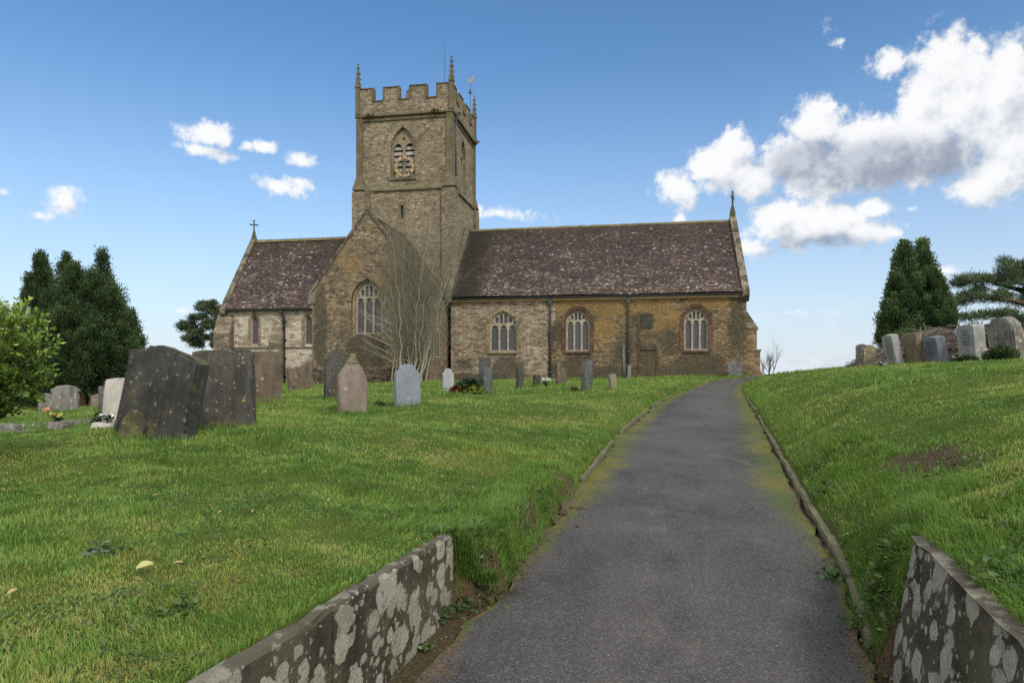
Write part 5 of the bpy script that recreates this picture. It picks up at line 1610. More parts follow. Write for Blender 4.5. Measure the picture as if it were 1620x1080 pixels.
# low edging rail at the nave wall
V, FC = [], []
for k in range(42):
    xx, yy_ = W(-18.8 + k * .18, -2.2)
    zz = hz(xx, yy_)
    tube(V, FC, [(xx, yy_, zz - .05), (xx, yy_, zz + .22)], [.014, .012], 4)
p0, p1 = W(-18.9, -2.2), W(-11.3, -2.2)
tube(V, FC, [(p0[0], p0[1], hz(*p0) + .15), (p1[0], p1[1], hz(*p1) + .15)], [.014, .014], 4)
tag(vf_obj('edging_fence', V, FC, M_IRON), 'very low dark edging fence along the foot of the pale nave wall', 'fence')
# stone coping of the boundary wall seen on the crest
stone_bar((12.6, 31.0), (19.5, 32.5), .3, .12, H_GREY, 'boundary_wall', 'low stone edging along the crest of the bank', 'wall')
# clods of earth on the path
M_SOIL = mat_plain('clod_soil', (.07, .045, .03), .95, .05, 0, .5, 30)
for k, (u, v, s) in enumerate(((918, 814, .035), (890, 822, .05), (905, 812, .03), (915, 843, .022))):
    x, y, z = hit(u, v)
    bm = bmesh.new(); bmesh.ops.create_icosphere(bm, subdivisions=2, radius=s)
    for q in bm.verts: q.co *= random.uniform(.7, 1.25); q.co.z *= .6
    o = bm_obj('earth_clod', bm, M_SOIL); o.location = (x, y, z + .06)
    tag(o, 'crumbled clod of brown earth on the asphalt beside the left bank', 'earth clod', 'clods of earth beside the left bank')

# ------------------------------------------------------------------ trees and shrubs
def leaf_mesh(name, c, dirs, ln, wd, mat, rnd, parent=None, normal_bias=None):
    """many pointed leaves: c (n,3) centres, dirs (n,3) long axis"""
    n = len(c)
    dirs = dirs / np.linalg.norm(dirs, axis=1, keepdims=True)
    rv = rng.normal(size=(n, 3))
    s = np.cross(dirs, rv); s /= np.linalg.norm(s, axis=1, keepdims=True)
    ln = np.broadcast_to(ln, n)[:, None]; wd = np.broadcast_to(wd, n)[:, None]
    up = np.cross(s, dirs)
    v = np.stack([c, c + dirs * ln * .5 + s * wd * .5 + up * wd * .12, c + dirs * ln, c + dirs * ln * .5 - s * wd * .5 + up * wd * .12], 1).reshape(-1, 3)
    f = np.arange(n * 4)
    me = np_mesh(name, v, f, np.full(n, 4), {'rnd': np.repeat(rnd, 4)})
    return link(name, me, mat, parent)
M_BARK = mat_plain('bark', (.075, .055, .04), .95, .1, 0, .45, 14)
M_YEWBARK = mat_plain('yew_bark', (.13, .085, .06), .95, .1, 0, .5, 9)
def rot_dirs(n): 
    v = rng.normal(size=(n, 3)); return v / np.linalg.norm(v, axis=1, keepdims=True)

def columnar_tree(name, label, base, lobes, trunk, mat, sprigs, ln, wd, clump=.22, up=1.0, group=None, holes=()):
    """lobes: (dx,dy,z0,z1,radius,top_taper,n_clumps)"""
    root = empty(name, base); tag(root, label, 'tree', group)
    C, D, Rn = [], [], []
    for (dx, dy, z0, z1, rad, tp, nc) in lobes:
        f = rng.random(nc) ** .85
        a = rng.random(nc) * 2 * np.pi
        prof = rad * np.where(f < .35, .72 + .28 * (f / .35), 1 - ((f - .35) / .65) ** tp)
        prof *= (1.0 + .16 * np.sin(a * 3 + dx * 5) + .1 * np.sin(a * 7 + f * 9))
        k = rng.uniform(.62, 1.04, nc)
        cc = np.stack([dx + prof * k * np.cos(a), dy + prof * k * np.sin(a), z0 + (z1 - z0) * f + rng.normal(0, .08, nc)], -1)
        per = sprigs // sum(l[6] for l in lobes)
        cl = rng.uniform(.6, 1.4, (nc, 1, 1)) * clump
        off = np.clip(rng.normal(size=(nc, per, 3)), -1.7, 1.7) * cl * np.array([.55, .55, .95])
        pts = cc[:, None] + off
        out = np.stack([np.cos(a), np.sin(a), np.full(nc, up)], -1)
        dr = out[:, None] * np.array([.6, .6, 1]) + off / (cl + 1e-6) * .55 + rng.normal(0, .25, (nc, per, 3))
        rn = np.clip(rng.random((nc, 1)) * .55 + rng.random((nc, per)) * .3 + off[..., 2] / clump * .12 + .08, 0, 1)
        C.append(pts.reshape(-1, 3)); D.append(dr.reshape(-1, 3)); Rn.append(rn.ravel())
    C, D, Rn = map(np.concatenate, (C, D, Rn))
    keep = C[:, 2] > .05
    for (hx, hz_, hr, hh) in holes:
        keep &= ~(np.hypot((C[:, 0] - hx) / hr, (C[:, 2] - hz_) / hh) < 1)
    leaf_mesh('crown', C[keep], D[keep], ln * rng.uniform(.7, 1.4, keep.sum()), wd, mat, Rn[keep], root)
    V, FC = [], []
    for p, r0 in trunk:
        tube(V, FC, p, list(np.linspace(r0, r0 * .35, len(p))), 8)
    vf_obj('trunk', V, FC, M_YEWBARK, root)
    return root
M_YEW = mat_leaf('yew_needles', [(0, (.010, .019, .010)), (.4, (.028, .052, .021)), (.75, (.06, .098, .033)), (1, (.105, .14, .05))], .12, .6, .2, .7, .35)
M_CYP = mat_leaf('cypress_sprays', [(0, (.018, .036, .016)), (.4, (.05, .088, .034)), (.75, (.095, .15, .052)), (1, (.15, .21, .085))], .15, .6, .2, .7, .35)
# big group of upright yews; base about 29 m off
yd = 29.0
pxm = yd / F
def lobe(u, vt, vb, wpx, tp=2.2, n=90, dy=0.0, u0=130):
    zb = EYE + (HZ - vb) * pxm - ybase[2]; zt = EYE + (HZ - vt) * pxm - ybase[2]
    return ((u - u0) * pxm, dy, zb, zt, wpx * pxm, tp, n)
xx = (130 - CX) * pxm
ybase = (xx, yd, hz(xx, yd) - .05)
yew_tr = [([(.5 + .45 * math.cos(k) * .6, -.25 + .3 * math.sin(k), -.1), (.5 + .9 * math.cos(k), .4 * math.sin(k) - .2, 1.0), (.5 + 1.2 * math.cos(k), .7 * math.sin(k) - .1, 2.4)], .16) for k in np.linspace(0, 6, 9)]
columnar_tree('yew_tree', 'broad dark yew of many upright spires behind the shouldered gravestone', ybase,
              [lobe(106, 410, 600, 27, 3.0, 110), lobe(130, 425, 610, 30, 3.0, 110, -.4), lobe(163, 402, 520, 10, 1.4, 30), lobe(156, 438, 610, 32, 2.8, 120, -.3), lobe(180, 462, 615, 28, 2.4, 100, -.2),
               lobe(92, 480, 628, 36, 2.6, 120, -.7), lobe(132, 490, 612, 46, 2.8, 160, -1.0), lobe(172, 505, 612, 38, 2.6, 130, -.8), lobe(198, 520, 625, 26, 2.4, 90, -.2), lobe(78, 545, 655, 34, 2.4, 90, -.5), lobe(120, 440, 600, 58, 2.8, 220, .8), lobe(150, 430, 600, 40, 2.6, 120, .5)],
              yew_tr, M_YEW, 240000, .11, .04, .20)
ybase = ((62 - CX) / F * 33, 33, hz((62 - CX) / F * 33, 33) - .05)
pxm = 33 / F
columnar_tree('yew_tree', 'narrower yew with a ragged top standing behind the broad one', ybase,
              [lobe(68, 410, 600, 17, 2.0, 90, 0, 62), lobe(50, 440, 620, 20, 2.2, 80, 0, 62), lobe(45, 520, 650, 30, 2.2, 80, 0, 62), lobe(64, 405, 470, 6, 1.0, 20, 0, 62)],
              [([(0, 0, -.1), (.1, 0, 2), (0, 0, 4)], .2)], M_YEW, 70000, .12, .04, .19)
pxm = 31 / F
ybase = ((206 - CX) / F * 31, 31, hz((206 - CX) / F * 31, 31) - .05)
columnar_tree('yew_tree', 'slim pointed yew at the outer edge of the dark group', ybase,
              [lobe(207, 496, 640, 17, 1.9, 80, 0, 206), lobe(196, 540, 640, 14, 2.0, 50, 0, 206)], [([(0, 0, -.1), (0, 0, 2.5)], .12)], M_YEW, 32000, .11, .04, .18)
# right hand cypress
pxm = 30 / F
ybase = ((1445 - CX) * pxm, 30.0, hz((1445 - CX) * pxm, 30.0) - .05)
columnar_tree('cypress_tree', 'dense green cypress with twin rounded tops behind the row of gravestones', ybase,
              [lobe(1430, 392, 560, 24, 2.2, 120, 0, 1445), lobe(1464, 389, 545, 27, 2.4, 130, .2, 1445), lobe(1415, 440, 590, 26, 2.4, 110, -.2, 1445), lobe(1404, 490, 600, 17, 2.2, 70, -.3, 1445),
               lobe(1482, 440, 545, 24, 2.3, 100, .1, 1445), lobe(1494, 470, 530, 15, 2.2, 50, 0, 1445), lobe(1445, 470, 570, 26, 2.4, 90, .4, 1445)],
              [([(.12, 0, -.1), (.15, 0, 2), (.1, 0, 4)], .17)], M_CYP, 170000, .10, .045, .18,
              holes=[((1447 - 1445) * pxm, EYE + (HZ - 505) * pxm - ybase[2], .10, .30), ((1448 - 1445) * pxm, EYE + (HZ - 470) * pxm - ybase[2], .08, .2), ((1447 - 1445) * pxm, EYE + (HZ - 430) * pxm - ybase[2], .06, .14), ((1444 - 1445) * pxm, EYE + (HZ - 532) * pxm - ybase[2], .14, .2)])

def pine(name, label, u, d, limbs, pads, trunk_pts, mat, n_leaf, ln, wd, zoff=0.0):
    """limbs / pads given as (u, v, depth offset [, ru, rv]) around the trunk"""
    s = d / F
    bx = (u - CX) * s
    base = (bx, d, hz(bx, d) - .2 + zoff)
    root = empty(name, base); tag(root, label, 'tree')
    loc = lambda p: Vector(((p[0] - CX) * (d + p[2]) / F - bx, p[2], EYE + (HZ - p[1]) * (d + p[2]) / F - base[2]))
    V, FC = [], []
    tp = [Vector((0, 0, 0))] + [loc(p) for p in trunk_pts]
    tube(V, FC, tp, list(np.linspace(.42, .16, len(tp))), 8)
    tr_ = vf_obj('trunk', V, FC, M_BARK, root)
    for pts in limbs:
        V, FC = [], []
        P_ = [loc(p) for p in pts]
        tube(V, FC, P_, list(np.linspace(.16, .04, len(P_))), 6)
        vf_obj('branch', V, FC, M_BARK, root)
    C, D, Rn = [], [], []
    tot = sum(p[3] * p[4] for p in pads)
    small = []
    for p in pads:
        for k in range(7):
            q = rng.random()
            small.append((p[0] + p[3] * rng.uniform(-1, 1) * .85, p[1] + p[4] * rng.normal(0, .55), p[2] + rng.normal(0, .35), p[3] * rng.uniform(.16, .42), p[4] * rng.uniform(.35, .75)))
    pads = small
    tot = sum(p[3] * p[4] for p in pads)
    for p in pads:
        c = loc(p)
        V, FC = [], []
        n = int(n_leaf * p[3] * p[4] / tot)
        nc = max(3, n // 70)
        rx, rz = p[3] * s, p[4] * s
        cc = rot_dirs(nc) * rng.random((nc, 1)) ** .4 * np.array([rx, rx * .8, rz]) + np.array(c)
        per = n // nc
        off = rng.normal(size=(nc, per, 3)) * .12 * np.array([1.1, 1.1, .7])
        C.append((cc[:, None] + off).reshape(-1, 3))
        D.append((off * 2 + rng.normal(0, .3, off.shape) + np.array([0, 0, .35])).reshape(-1, 3))
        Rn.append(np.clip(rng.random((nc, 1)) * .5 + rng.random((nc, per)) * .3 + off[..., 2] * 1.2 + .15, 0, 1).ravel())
    C, D, Rn = map(np.concatenate, (C, D, Rn))
    leaf_mesh('crown', C, D, ln * rng.uniform(.7, 1.3, len(C)), wd, mat, Rn, root)
    return root
M_PINE = mat_leaf('pine_needles', [(0, (.03, .045, .027)), (.45, (.065, .092, .048)), (.8, (.11, .145, .075)), (1, (.16, .195, .10))], .15, .6, .2, .6, .3)
pine('pine_tree', 'spreading pine with layered branches at the edge of the churchyard', 1668, 38,
     [[(1662, 500, 0), (1640, 485, -.5), (1600, 475, -.6), (1560, 470, -.4), (1520, 462, 0)], [(1664, 470, 0), (1640, 445, 0), (1600, 425, .2)], [(1664, 520, 0), (1600, 500, -1), (1550, 520, -1), (1515, 545, -1)],
      [(1655, 470, 0), (1600, 455, .8), (1545, 440, .8), (1515, 447, .8)]],
     [(1600, 420, 0, 26, 9), (1575, 440, .2, 34, 11), (1620, 440, 0, 34, 12), (1540, 446, .5, 24, 8), (1515, 447, .6, 10, 6), (1545, 468, 0, 32, 9), (1590, 472, -.4, 36, 10), (1630, 470, -.2, 32, 14), (1520, 475, 0, 14, 8), (1530, 500, -.6, 14, 7),
      (1600, 500, -.8, 26, 7), (1565, 497, -.8, 18, 6), (1640, 500, 0, 30, 14), (1540, 522, -1, 14, 6), (1515, 540, -1, 12, 5), (1580, 520, -1, 18, 6), (1650, 430, 0, 30, 16), (1660, 425, 0, 26, 14), (1680, 440, 0, 40, 16), (1690, 470, 0, 36, 16), (1700, 500, 0, 30, 14), (1625, 520, -.5, 24, 7)],
     [(1668, 520, 0), (1664, 460, 0), (1655, 420, 0)], M_PINE, 62000, .2, .035)
pine('pine_tree', 'dark spreading pine behind the chancel gable', 372, 66,
     [[(368, 520, 0), (340, 505, 0), (310, 515, 0), (286, 516, 0)], [(368, 500, 0), (340, 485, 0), (318, 482, 0)], [(368, 545, 0), (330, 535, 0), (300, 548, 0)]],
     [(335, 480, 0, 20, 6), (318, 487, 0, 10, 4), (345, 492, 0, 18, 6), (325, 503, 0, 24, 5), (298, 514, 0, 14, 4), (288, 517, 0, 8, 3), (335, 517, 0, 22, 5), (312, 525, 0, 16, 5), (300, 536, 0, 12, 4), (330, 535, 0, 20, 6), (345, 545, 0, 16, 6), (310, 545, 0, 12, 4), (355, 505, 0, 14, 8)],
     [(372, 540, 0), (370, 500, 0), (365, 480, 0)], M_PINE, 24000, .3, .06)

# bare many-stemmed shrub in front of the transept
def branching(V, FC, p, d, L, r, depth, rnd, spread, droop=0.0):
    n = 5
    pts, cur, dd = [Vector(p)], Vector(p), Vector(d).normalized()
    for k in range(n):
        dd = (dd + Vector((rnd.gauss(0, .09), rnd.gauss(0, .09), rnd.gauss(.03, .05) - droop))).normalized()
        cur = cur + dd * (L / n)
        pts.append(cur.copy())
    tube(V, FC, pts, [r * (1 - .6 * k / n) for k in range(n + 1)], 5 if r > .02 else 3, cap=False)
    if depth > 0:
        for k in range(rnd.choice((4, 5, 6)) if depth > 1 else rnd.choice((4, 5))):
            i = rnd.randint(1, n)
            nd = (dd + Vector((rnd.gauss(0, spread), rnd.gauss(0, spread), rnd.uniform(.0, .3)))).normalized()
            branching(V, FC, pts[i], nd, L * rnd.uniform(.45, .8), r * (1 - .6 * i / n) * .62, depth - 1, rnd, spread, droop)
M_TWIG = mat_plain('pale_twig', (.27, .26, .195), .9, .15, 0, .3, 5)
M_TWIG2 = mat_plain('thin_olive_twig', (.23, .21, .15), .9, .15, 0, .3, 5)
bd = 40.6
bx, by = (655 - CX) / F * bd, bd
root = empty('bare_shrub', (bx, by, hz(bx, by))); tag(root, 'tall leafless shrub of many pale stems growing against the transept', 'shrub')
stems = [(622, 600, 610, 470), (628, 600, 612, 400), (636, 600, 620, 370), (640, 600, 640, 380), (645, 600, 655, 400), (650, 602, 640, 430), (655, 602, 668, 400), (660, 602, 690, 390), (664, 602, 702, 430), (668, 600, 715, 390), (672, 600, 712, 450), (632, 600, 622, 400), (648, 602, 628, 390), (658, 602, 676, 370), (666, 602, 722, 400), (644, 602, 630, 440)]
for k, (ub, vb, ut, vt) in enumerate(stems):
    rnd = random.Random(100 + k)
    V, FC = [], []
    s = bd / F
    dyb = rnd.uniform(-.5, .5)
    p0 = Vector(((ub - 655) * s, dyb, -.1)); p1 = Vector(((ut - 655) * s, dyb + rnd.uniform(-.2, .5), (600 - vt) * s))
    pts, nn = [], 13
    for i in range(nn):
        f = i / (nn - 1)
        q = p0.lerp(p1, f); bow = math.sin(f * math.pi) * .35 * (1 if ut < ub else -1)
        q.x += bow * .5 + rnd.gauss(0, .065) * (f > 0); q.y += rnd.gauss(0, .06)
        pts.append(q)
    r0 = rnd.choice((.03, .035, .045, .06, .075))
    tube(V, FC, pts, [r0 * (1 - .72 * i / (nn - 1)) for i in range(nn)], 6, cap=False)
    stem = vf_obj('stem', V, FC, M_TWIG, root)
    V, FC = [], []
    for i in range(2, nn):
        for q in range(rnd.choice((3, 4))):
            dd = (pts[i] - pts[i - 1]).normalized() + Vector((rnd.gauss(0, .36), rnd.gauss(0, .3), rnd.uniform(0, .6)))
            branching(V, FC, pts[i], dd, rnd.uniform(.8, 2.2), max(.010, r0 * (1 - .72 * i / (nn - 1)) * .24), 2, rnd, .30)
    vf_obj('twig', V, FC, M_TWIG2, stem)['kind'] = 'stuff'
# low arching shoots across the window
for k in range(6):
    rnd = random.Random(300 + k); V, FC = [], []
    branching(V, FC, Vector((-1.2, -.4, 1.2 + k * .45)), Vector((-.9, -.1, .55 - k * .03)), 2.2, .02, 1, rnd, .4, .05)
    vf_obj('stem', V, FC, M_TWIG, root)
# ivy-like dark growth on the roof junction
# small bare tree beyond the church
bx, by = (1213 - CX) / F * 58, 58.0
root = empty('bare_tree', (bx, by, hz(bx, by) - .1)); tag(root, 'small distant leafless tree beyond the church corner', 'tree')
V, FC = [], []
rnd = random.Random(5)
zt_ = EYE + (HZ - 590) * by / F - hz(bx, by)
for k in range(5):
    branching(V, FC, Vector((rnd.uniform(-.6, .6), 0, 0)), Vector((rnd.uniform(-.3, .3), 0, 1)), 1.5 + zt_ * .6, .045, 3, rnd, .35)
vf_obj('trunk', V, FC, mat_plain('grey_twig', (.11, .095, .085), .9), root)

# leafy bush at the left edge, close to the camera
bd = 6.6
bx = (-72 - CX) / F * bd
bz = hz(bx, bd)
root = empty('leafy_bush', (bx, bd, bz)); tag(root, 'bright green laurel like bush reaching in beside the grave plot', 'bush')
V, FC, C, D, Rn = [], [], [], [], []
rnd = random.Random(9)
s_ = bd / F
ec = Vector(((-4 - CX) * s_ - bx, 0.0, EYE + (HZ - 562) * s_ - bz))
er = Vector((70 * s_, .5, 88 * s_))
def leafy_twig(p, d, L, nl):
    pts, cur, dd = [Vector(p)], Vector(p), Vector(d).normalized()
    for k in range(4):
        dd = (dd + Vector((rnd.gauss(0, .12), rnd.gauss(0, .12), rnd.gauss(.06, .08)))).normalized()
        cur = cur + dd * (L / 4); pts.append(cur.copy())
    tube(V, FC, pts, [.004, .0035, .003, .0025, .0015], 3, cap=False)
    for k in range(nl):
        f = rnd.random() ** .7 * 4; i = min(int(f), 3)
        q = pts[i].lerp(pts[i + 1], f - i); a_ = rnd.uniform(0, 6.28)
        sd = dd.orthogonal().normalized(); t_ = dd.cross(sd)
        C.append(q); D.append(dd * .75 + (sd * math.cos(a_) + t_ * math.sin(a_)) * .75)
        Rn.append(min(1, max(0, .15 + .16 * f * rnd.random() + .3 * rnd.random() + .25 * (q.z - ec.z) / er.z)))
for k in range(150):
    v_ = Vector((rnd.gauss(0, 1), rnd.gauss(0, 1), rnd.gauss(0, 1))).normalized() * (rnd.random() ** .38) * rnd.uniform(.85, 1.06)
    tip = ec + Vector((v_.x * er.x, v_.y * er.y, v_.z * er.z))
    b0 = Vector((rnd.uniform(-.12, .12), rnd.uniform(-.12, .12), -.05))
    mid = b0.lerp(tip, .5) + Vector((-.12, 0, .12))
    pts = []
    for i in range(9):
        f = i / 8
        pts.append(b0 * (1 - f) ** 2 + mid * 2 * f * (1 - f) + tip * f * f + Vector((rnd.gauss(0, .008), rnd.gauss(0, .008), 0)))
    r_ = rnd.uniform(.006, .013)
    tube(V, FC, pts, [r_ * (1 - .75 * i / 8) for i in range(9)], 4, cap=False)
    out = (tip - ec).normalized()
    for i in (4, 5, 6, 6, 7, 8, 8):
        d_ = (pts[i] - pts[i - 1]).normalized() * .5 + out * .6 + Vector((rnd.gauss(0, .45), rnd.gauss(0, .45), rnd.uniform(0, .5)))
        leafy_twig(pts[i], d_, rnd.uniform(.09, .2), 13)
vf_obj('stem', V, FC, M_BARK, root)
M_LAUREL = mat_leaf('bright_leaf', [(0, (.04, .075, .012)), (.4, (.11, .19, .026)), (.75, (.22, .32, .045)), (1, (.36, .44, .08))], .35, .42, .4, 3.0, .3)
Ca, Da = np.array([tuple(c) for c in C]), np.array([tuple(c) for c in D])
leaf_mesh('foliage', Ca, Da, rng.uniform(.04, .07, len(Ca)), rng.uniform(.019, .03, len(Ca)), M_LAUREL, np.array(Rn), root)

# heap of cut branches behind the right row
bd = 24.0
bx = (1470 - CX) / F * bd
root = empty('brush_pile', (bx, bd, hz(bx, bd))); tag(root, 'heap of bare cut branches piled behind the row of gravestones', 'brush pile')
V, FC = [], []
rnd = random.Random(21)
def heap(xm):
    u = 1470 + xm * F / bd
    vt = np.interp(u, [1360, 1385, 1410, 1440, 1465, 1500, 1530, 1560, 1600, 1650], [578, 558, 545, 530, 517, 512, 518, 535, 540, 545])
    return EYE + (HZ - vt) / F * bd - hz(bx, bd)
for k in range(1500):
    xm = rnd.uniform(-2.2, 3.4)
    h = max(.1, heap(xm) * (1 - .25 * abs(rnd.gauss(0, .5))))
    z = rnd.random() ** .7 * h
    p = Vector((xm, rnd.uniform(-.7, .9), z))
    a = rnd.gauss(0, .35 if rnd.random() < .7 else .9) + (math.pi if rnd.random() < .5 else 0)
    d_ = Vector((math.cos(a), rnd.gauss(0, .4), math.sin(a) * .7)).normalized()
    L = rnd.uniform(.35, 1.3)
    bend = Vector((rnd.gauss(0, .1), rnd.gauss(0, .1), -rnd.uniform(0, .18)))
    pts = [p - d_ * L / 2 + bend, p, p + d_ * L / 2 + bend]
    for q in pts: q.z = min(max(q.z, .0), heap(q.x) + rnd.uniform(-.08, .22))
    r_ = rnd.choice((.007, .009, .012, .016, .022))
    tube(V, FC, pts, [r_, r_ * .9, r_ * .5], 4, cap=False)
vf_obj('cut_branch', V, FC, mat_plain('dead_branch', (.14, .118, .10), .95, .1, 0, .5, 3), root)['kind'] = 'stuff'
bm = bmesh.new(); bmesh.ops.create_icosphere(bm, subdivisions=3, radius=1)
for v in bm.verts: v.co = Vector((v.co.x * 2.1 + .5, v.co.y * .5 + .3, max(v.co.z, -.1) * .7)) * random.uniform(.93, 1.07)
bm_obj('core', bm, mat_plain('dark_brush', (.03, .022, .016), .95, .05, 0, .5, 4), root)

# low green shrub in front of the round headed gravestone
def tuft_shrub(u, d, rx, rz, n, label, mat, ln=.11, wd=.03, name='low_shrub', cat='shrub'):
    x, y, z = on_ground(u, d)
    root = empty(name, (x, y, z)); tag(root, label, cat)
    c = rot_dirs(n) * rng.random((n, 1)) ** .5 * np.array([rx, rx * .6, rz]); c[:, 2] = np.abs(c[:, 2])
    dr = c * np.array([1, 1, .6]) + rng.normal(0, .12, c.shape) + np.array([0, 0, .12])
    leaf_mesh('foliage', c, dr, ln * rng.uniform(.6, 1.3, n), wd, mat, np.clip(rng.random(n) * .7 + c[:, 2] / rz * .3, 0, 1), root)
    V, FC = [], []
    for k in range(8):
        a = k * .8
        tube(V, FC, [(0, 0, -.05), (rx * .6 * math.cos(a), rx * .3 * math.sin(a), rz * .6)], [.012, .004], 4)
    vf_obj('stem', V, FC, M_BARK, root)
    return root
M_SHRUB = mat_leaf('shrub_leaf', [(0, (.012, .028, .008)), (.5, (.03, .06, .015)), (1, (.075, .12, .03))], .2)
tuft_shrub(1585, 16.0, .42, .34, 1500, 'low dark green shrub in front of the large round headed gravestone', M_SHRUB)
tuft_shrub(1530, 17.6, .30, .14, 500, 'small tuft of greenery at the foot of the tall granite gravestone', M_SHRUB)
tuft_shrub(1570, 21.0, .8, 1.0, 3000, 'green shrub behind the gap between the last two gravestones', M_SHRUB, .14, .04)
tuft_shrub(166, 12.5, .22, .26, 500, 'patch of ivy beside the cream white gravestone', M_SHRUB, .09, .05)
tuft_shrub(600, 15.2, .12, .10, 160, 'small dark plant pot tuft beside the granite gravestone', M_SHRUB, .07, .03)
tuft_shrub(908, 22.2, .10, .16, 160, 'small brown tuft at the foot of the square topped gravestone', mat_leaf('dead_leaf_tuft', [(0, (.05, .035, .015)), (1, (.13, .1, .04))], .1), .09, .03)
# sandy mound beyond the bush
x, y = (8 - CX) / F * 36, 36.0
bm = bmesh.new(); bmesh.ops.create_icosphere(bm, subdivisions=5, radius=1)
for v in bm.verts:
    c = v.co.copy()
    k = 1 + .06 * math.sin(c.x * 9 + c.y * 7) + random.uniform(-.012, .012)
    v.co = Vector((c.x * 1.75 * k, c.y * 2.2 * k, max(c.z, -.1) * 3.4 * k * (1 - .35 * abs(c.x))))
o = bm_obj('earth_mound', bm, mat_plain('sandy_soil', (.36, .23, .11), .95, .05, 0, .3, 2.5), smooth=True); o.location = (x, y, hz(x, y) - .1)
tag(o, 'heap of sandy orange earth seen through the leafy bush', 'earth mound')

# broad-leaved weeds and fallen leaves
M_WEED = mat_leaf('weed_leaf', [(0, (.03, .065, .015)), (.5, (.06, .115, .025)), (1, (.115, .175, .04))], .25, .5, .35, 4, .2)
M_WEEDG = mat_leaf('greyish_weed_leaf', [(0, (.035, .055, .03)), (.5, (.075, .11, .06)), (1, (.13, .17, .10))], .2, .6, .3, 4, .2)
def weed(u, v, n, rad, ln, wd, mat, label, hgt=.06):
    x, y, z = hit(u, v)
    c = rng.normal(size=(n, 3)) * np.array([rad * .5, rad * .5, 0]); 
    c[:, 2] = terrain(c[:, 0] + x, c[:, 1] + y)[0] - z + rng.uniform(.01, hgt, n)
    dr = np.concatenate([rng.normal(size=(n, 2)), rng.uniform(.05, .5, (n, 1))], 1); ln = ln * .78; wd = wd * .8; n0 = n
    me_o = leaf_mesh('weed_plant', c, dr, ln * rng.uniform(.6, 1.3, n), wd * rng.uniform(.7, 1.2, n), mat, rng.random(n))
    me_o.location = (x, y, z)
    return tag(me_o, label, 'weed')
weed(168, 876, 60, .14, .06, .03, M_WEEDG, 'flat greyish weed rosette on the lawn above the yellow leaf', .03)
weed(287, 968, 26, .07, .06, .04, M_WEED, 'dark broad leaved weed on the lawn near the left retaining wall', .03)
weed(1320, 925, 130, .12, .06, .035, M_WEED, 'clump of green weeds growing out of the right path edge', .10)
weed(1375, 960, 160, .14, .06, .035, M_WEED, 'leafy weeds at the end of the right kerb', .12)
weed(1430, 1060, 50, .06, .05, .03, M_WEED, 'small weed at the foot of the right retaining wall', .08)
weed(700, 985, 70, .07, .05, .028, M_WEED, 'small green weed at the foot of the left retaining wall end', .09)
weed(672, 1030, 40, .05, .04, .025, M_WEED, 'tiny weed between the left retaining wall and the asphalt', .05)
weed(1575, 920, 260, .22, .055, .03, M_WEED, 'large patch of broad leaved weeds above the right retaining wall', .08)
weed(1505, 745, 130, .3, .05, .03, M_WEED, 'broad leaved weeds beside the bare soil patch on the bank', .07)
weed(1300, 785, 60, .12, .06, .035, M_WEED, 'weeds hanging over the right kerb halfway up', .1)
weed(1395, 930, 140, .14, .06, .035, M_WEED, 'dense weeds between the right kerb and the retaining wall', .14)
weed(1555, 850, 60, .2, .05, .03, M_WEED, 'greyish weeds in the grass of the right bank', .05)
weed(835, 845, 60, .15, .05, .03, M_WEED, 'weeds on the crumbling left bank by the path', .08)
weed(760, 880, 60, .10, .05, .028, M_WEED, 'weeds hanging beside the left retaining wall end', .1)
for k, (u, v, lab) in enumerate(((742, 905, 'ivy and weeds tumbling down the earth bank next to the end of the left wall'), (790, 862, 'ragged weeds half way up the crumbling left bank'), (860, 812, 'weeds on the left bank just before the kerb stones begin'),
        (728, 930, 'thick green weeds against the end of the left retaining wall'), (775, 915, 'low weeds along the foot of the left bank'), (1345, 860, 'creeping weeds on the right bank above the kerb'), (1290, 745, 'small weeds on the right bank above the mossy asphalt'), (1410, 985, 'weeds crowding the upright end of the right retaining wall'), (1235, 700, 'weeds along the far part of the right kerb'))):
    weed(u, v, 90, .16, .05, .03, M_WEED, lab, .09)
def fallen_leaf(u, v, L, w, yaw, c, label, group=None, tilt=.3):
    x, y, z = hit(u, v)
    bm = bmesh.new()
    n = 8
    rows = []
    for k in range(n + 1):
        f = k / n; ww = w * math.sin(math.pi * f) ** .8 * .5 + .0005
        zc = .12 * L * math.sin(math.pi * f)
        rows.append([bm.verts.new((L * (f - .5), -ww, zc + ww * .35)), bm.verts.new((L * (f - .5), 0, zc)), bm.verts.new((L * (f - .5), ww, zc + ww * .35))])
    for k in range(n):
        for j in range(2): bm.faces.new((rows[k][j], rows[k + 1][j], rows[k + 1][j + 1], rows[k][j + 1]))
    o = bm_obj('fallen_leaf', bm, mat_plain('dry_leaf', c, .7, .3, 0, .2, 20))
    o.location = (x, y, z + .045); o.rotation_euler = (tilt, -.2, yaw)
    return tag(o, label, 'leaf', group)
fallen_leaf(229, 909, .085, .04, .45, (.36, .34, .13), 'large pale yellow fallen leaf lying on the lawn', None, .6)
fallen_leaf(281, 904, .06, .012, .0, (.4, .3, .13), 'narrow tan fallen leaf beside the large yellow one')
fallen_leaf(20, 951, .05, .022, 1.2, (.32, .24, .11), 'brownish fallen leaf lying in the grass left of the weeds')
for (u, v) in ((110, 795), (245, 793), (400, 818), (520, 800), (348, 820), (980, 888), (1090, 910), (700, 760)):
    fallen_leaf(u, v, random.uniform(.025, .045), .018, random.uniform(0, 3), (.3, .2, .08), 'little dry brown leaf lying on grass or asphalt', 'little dry leaves scattered about')
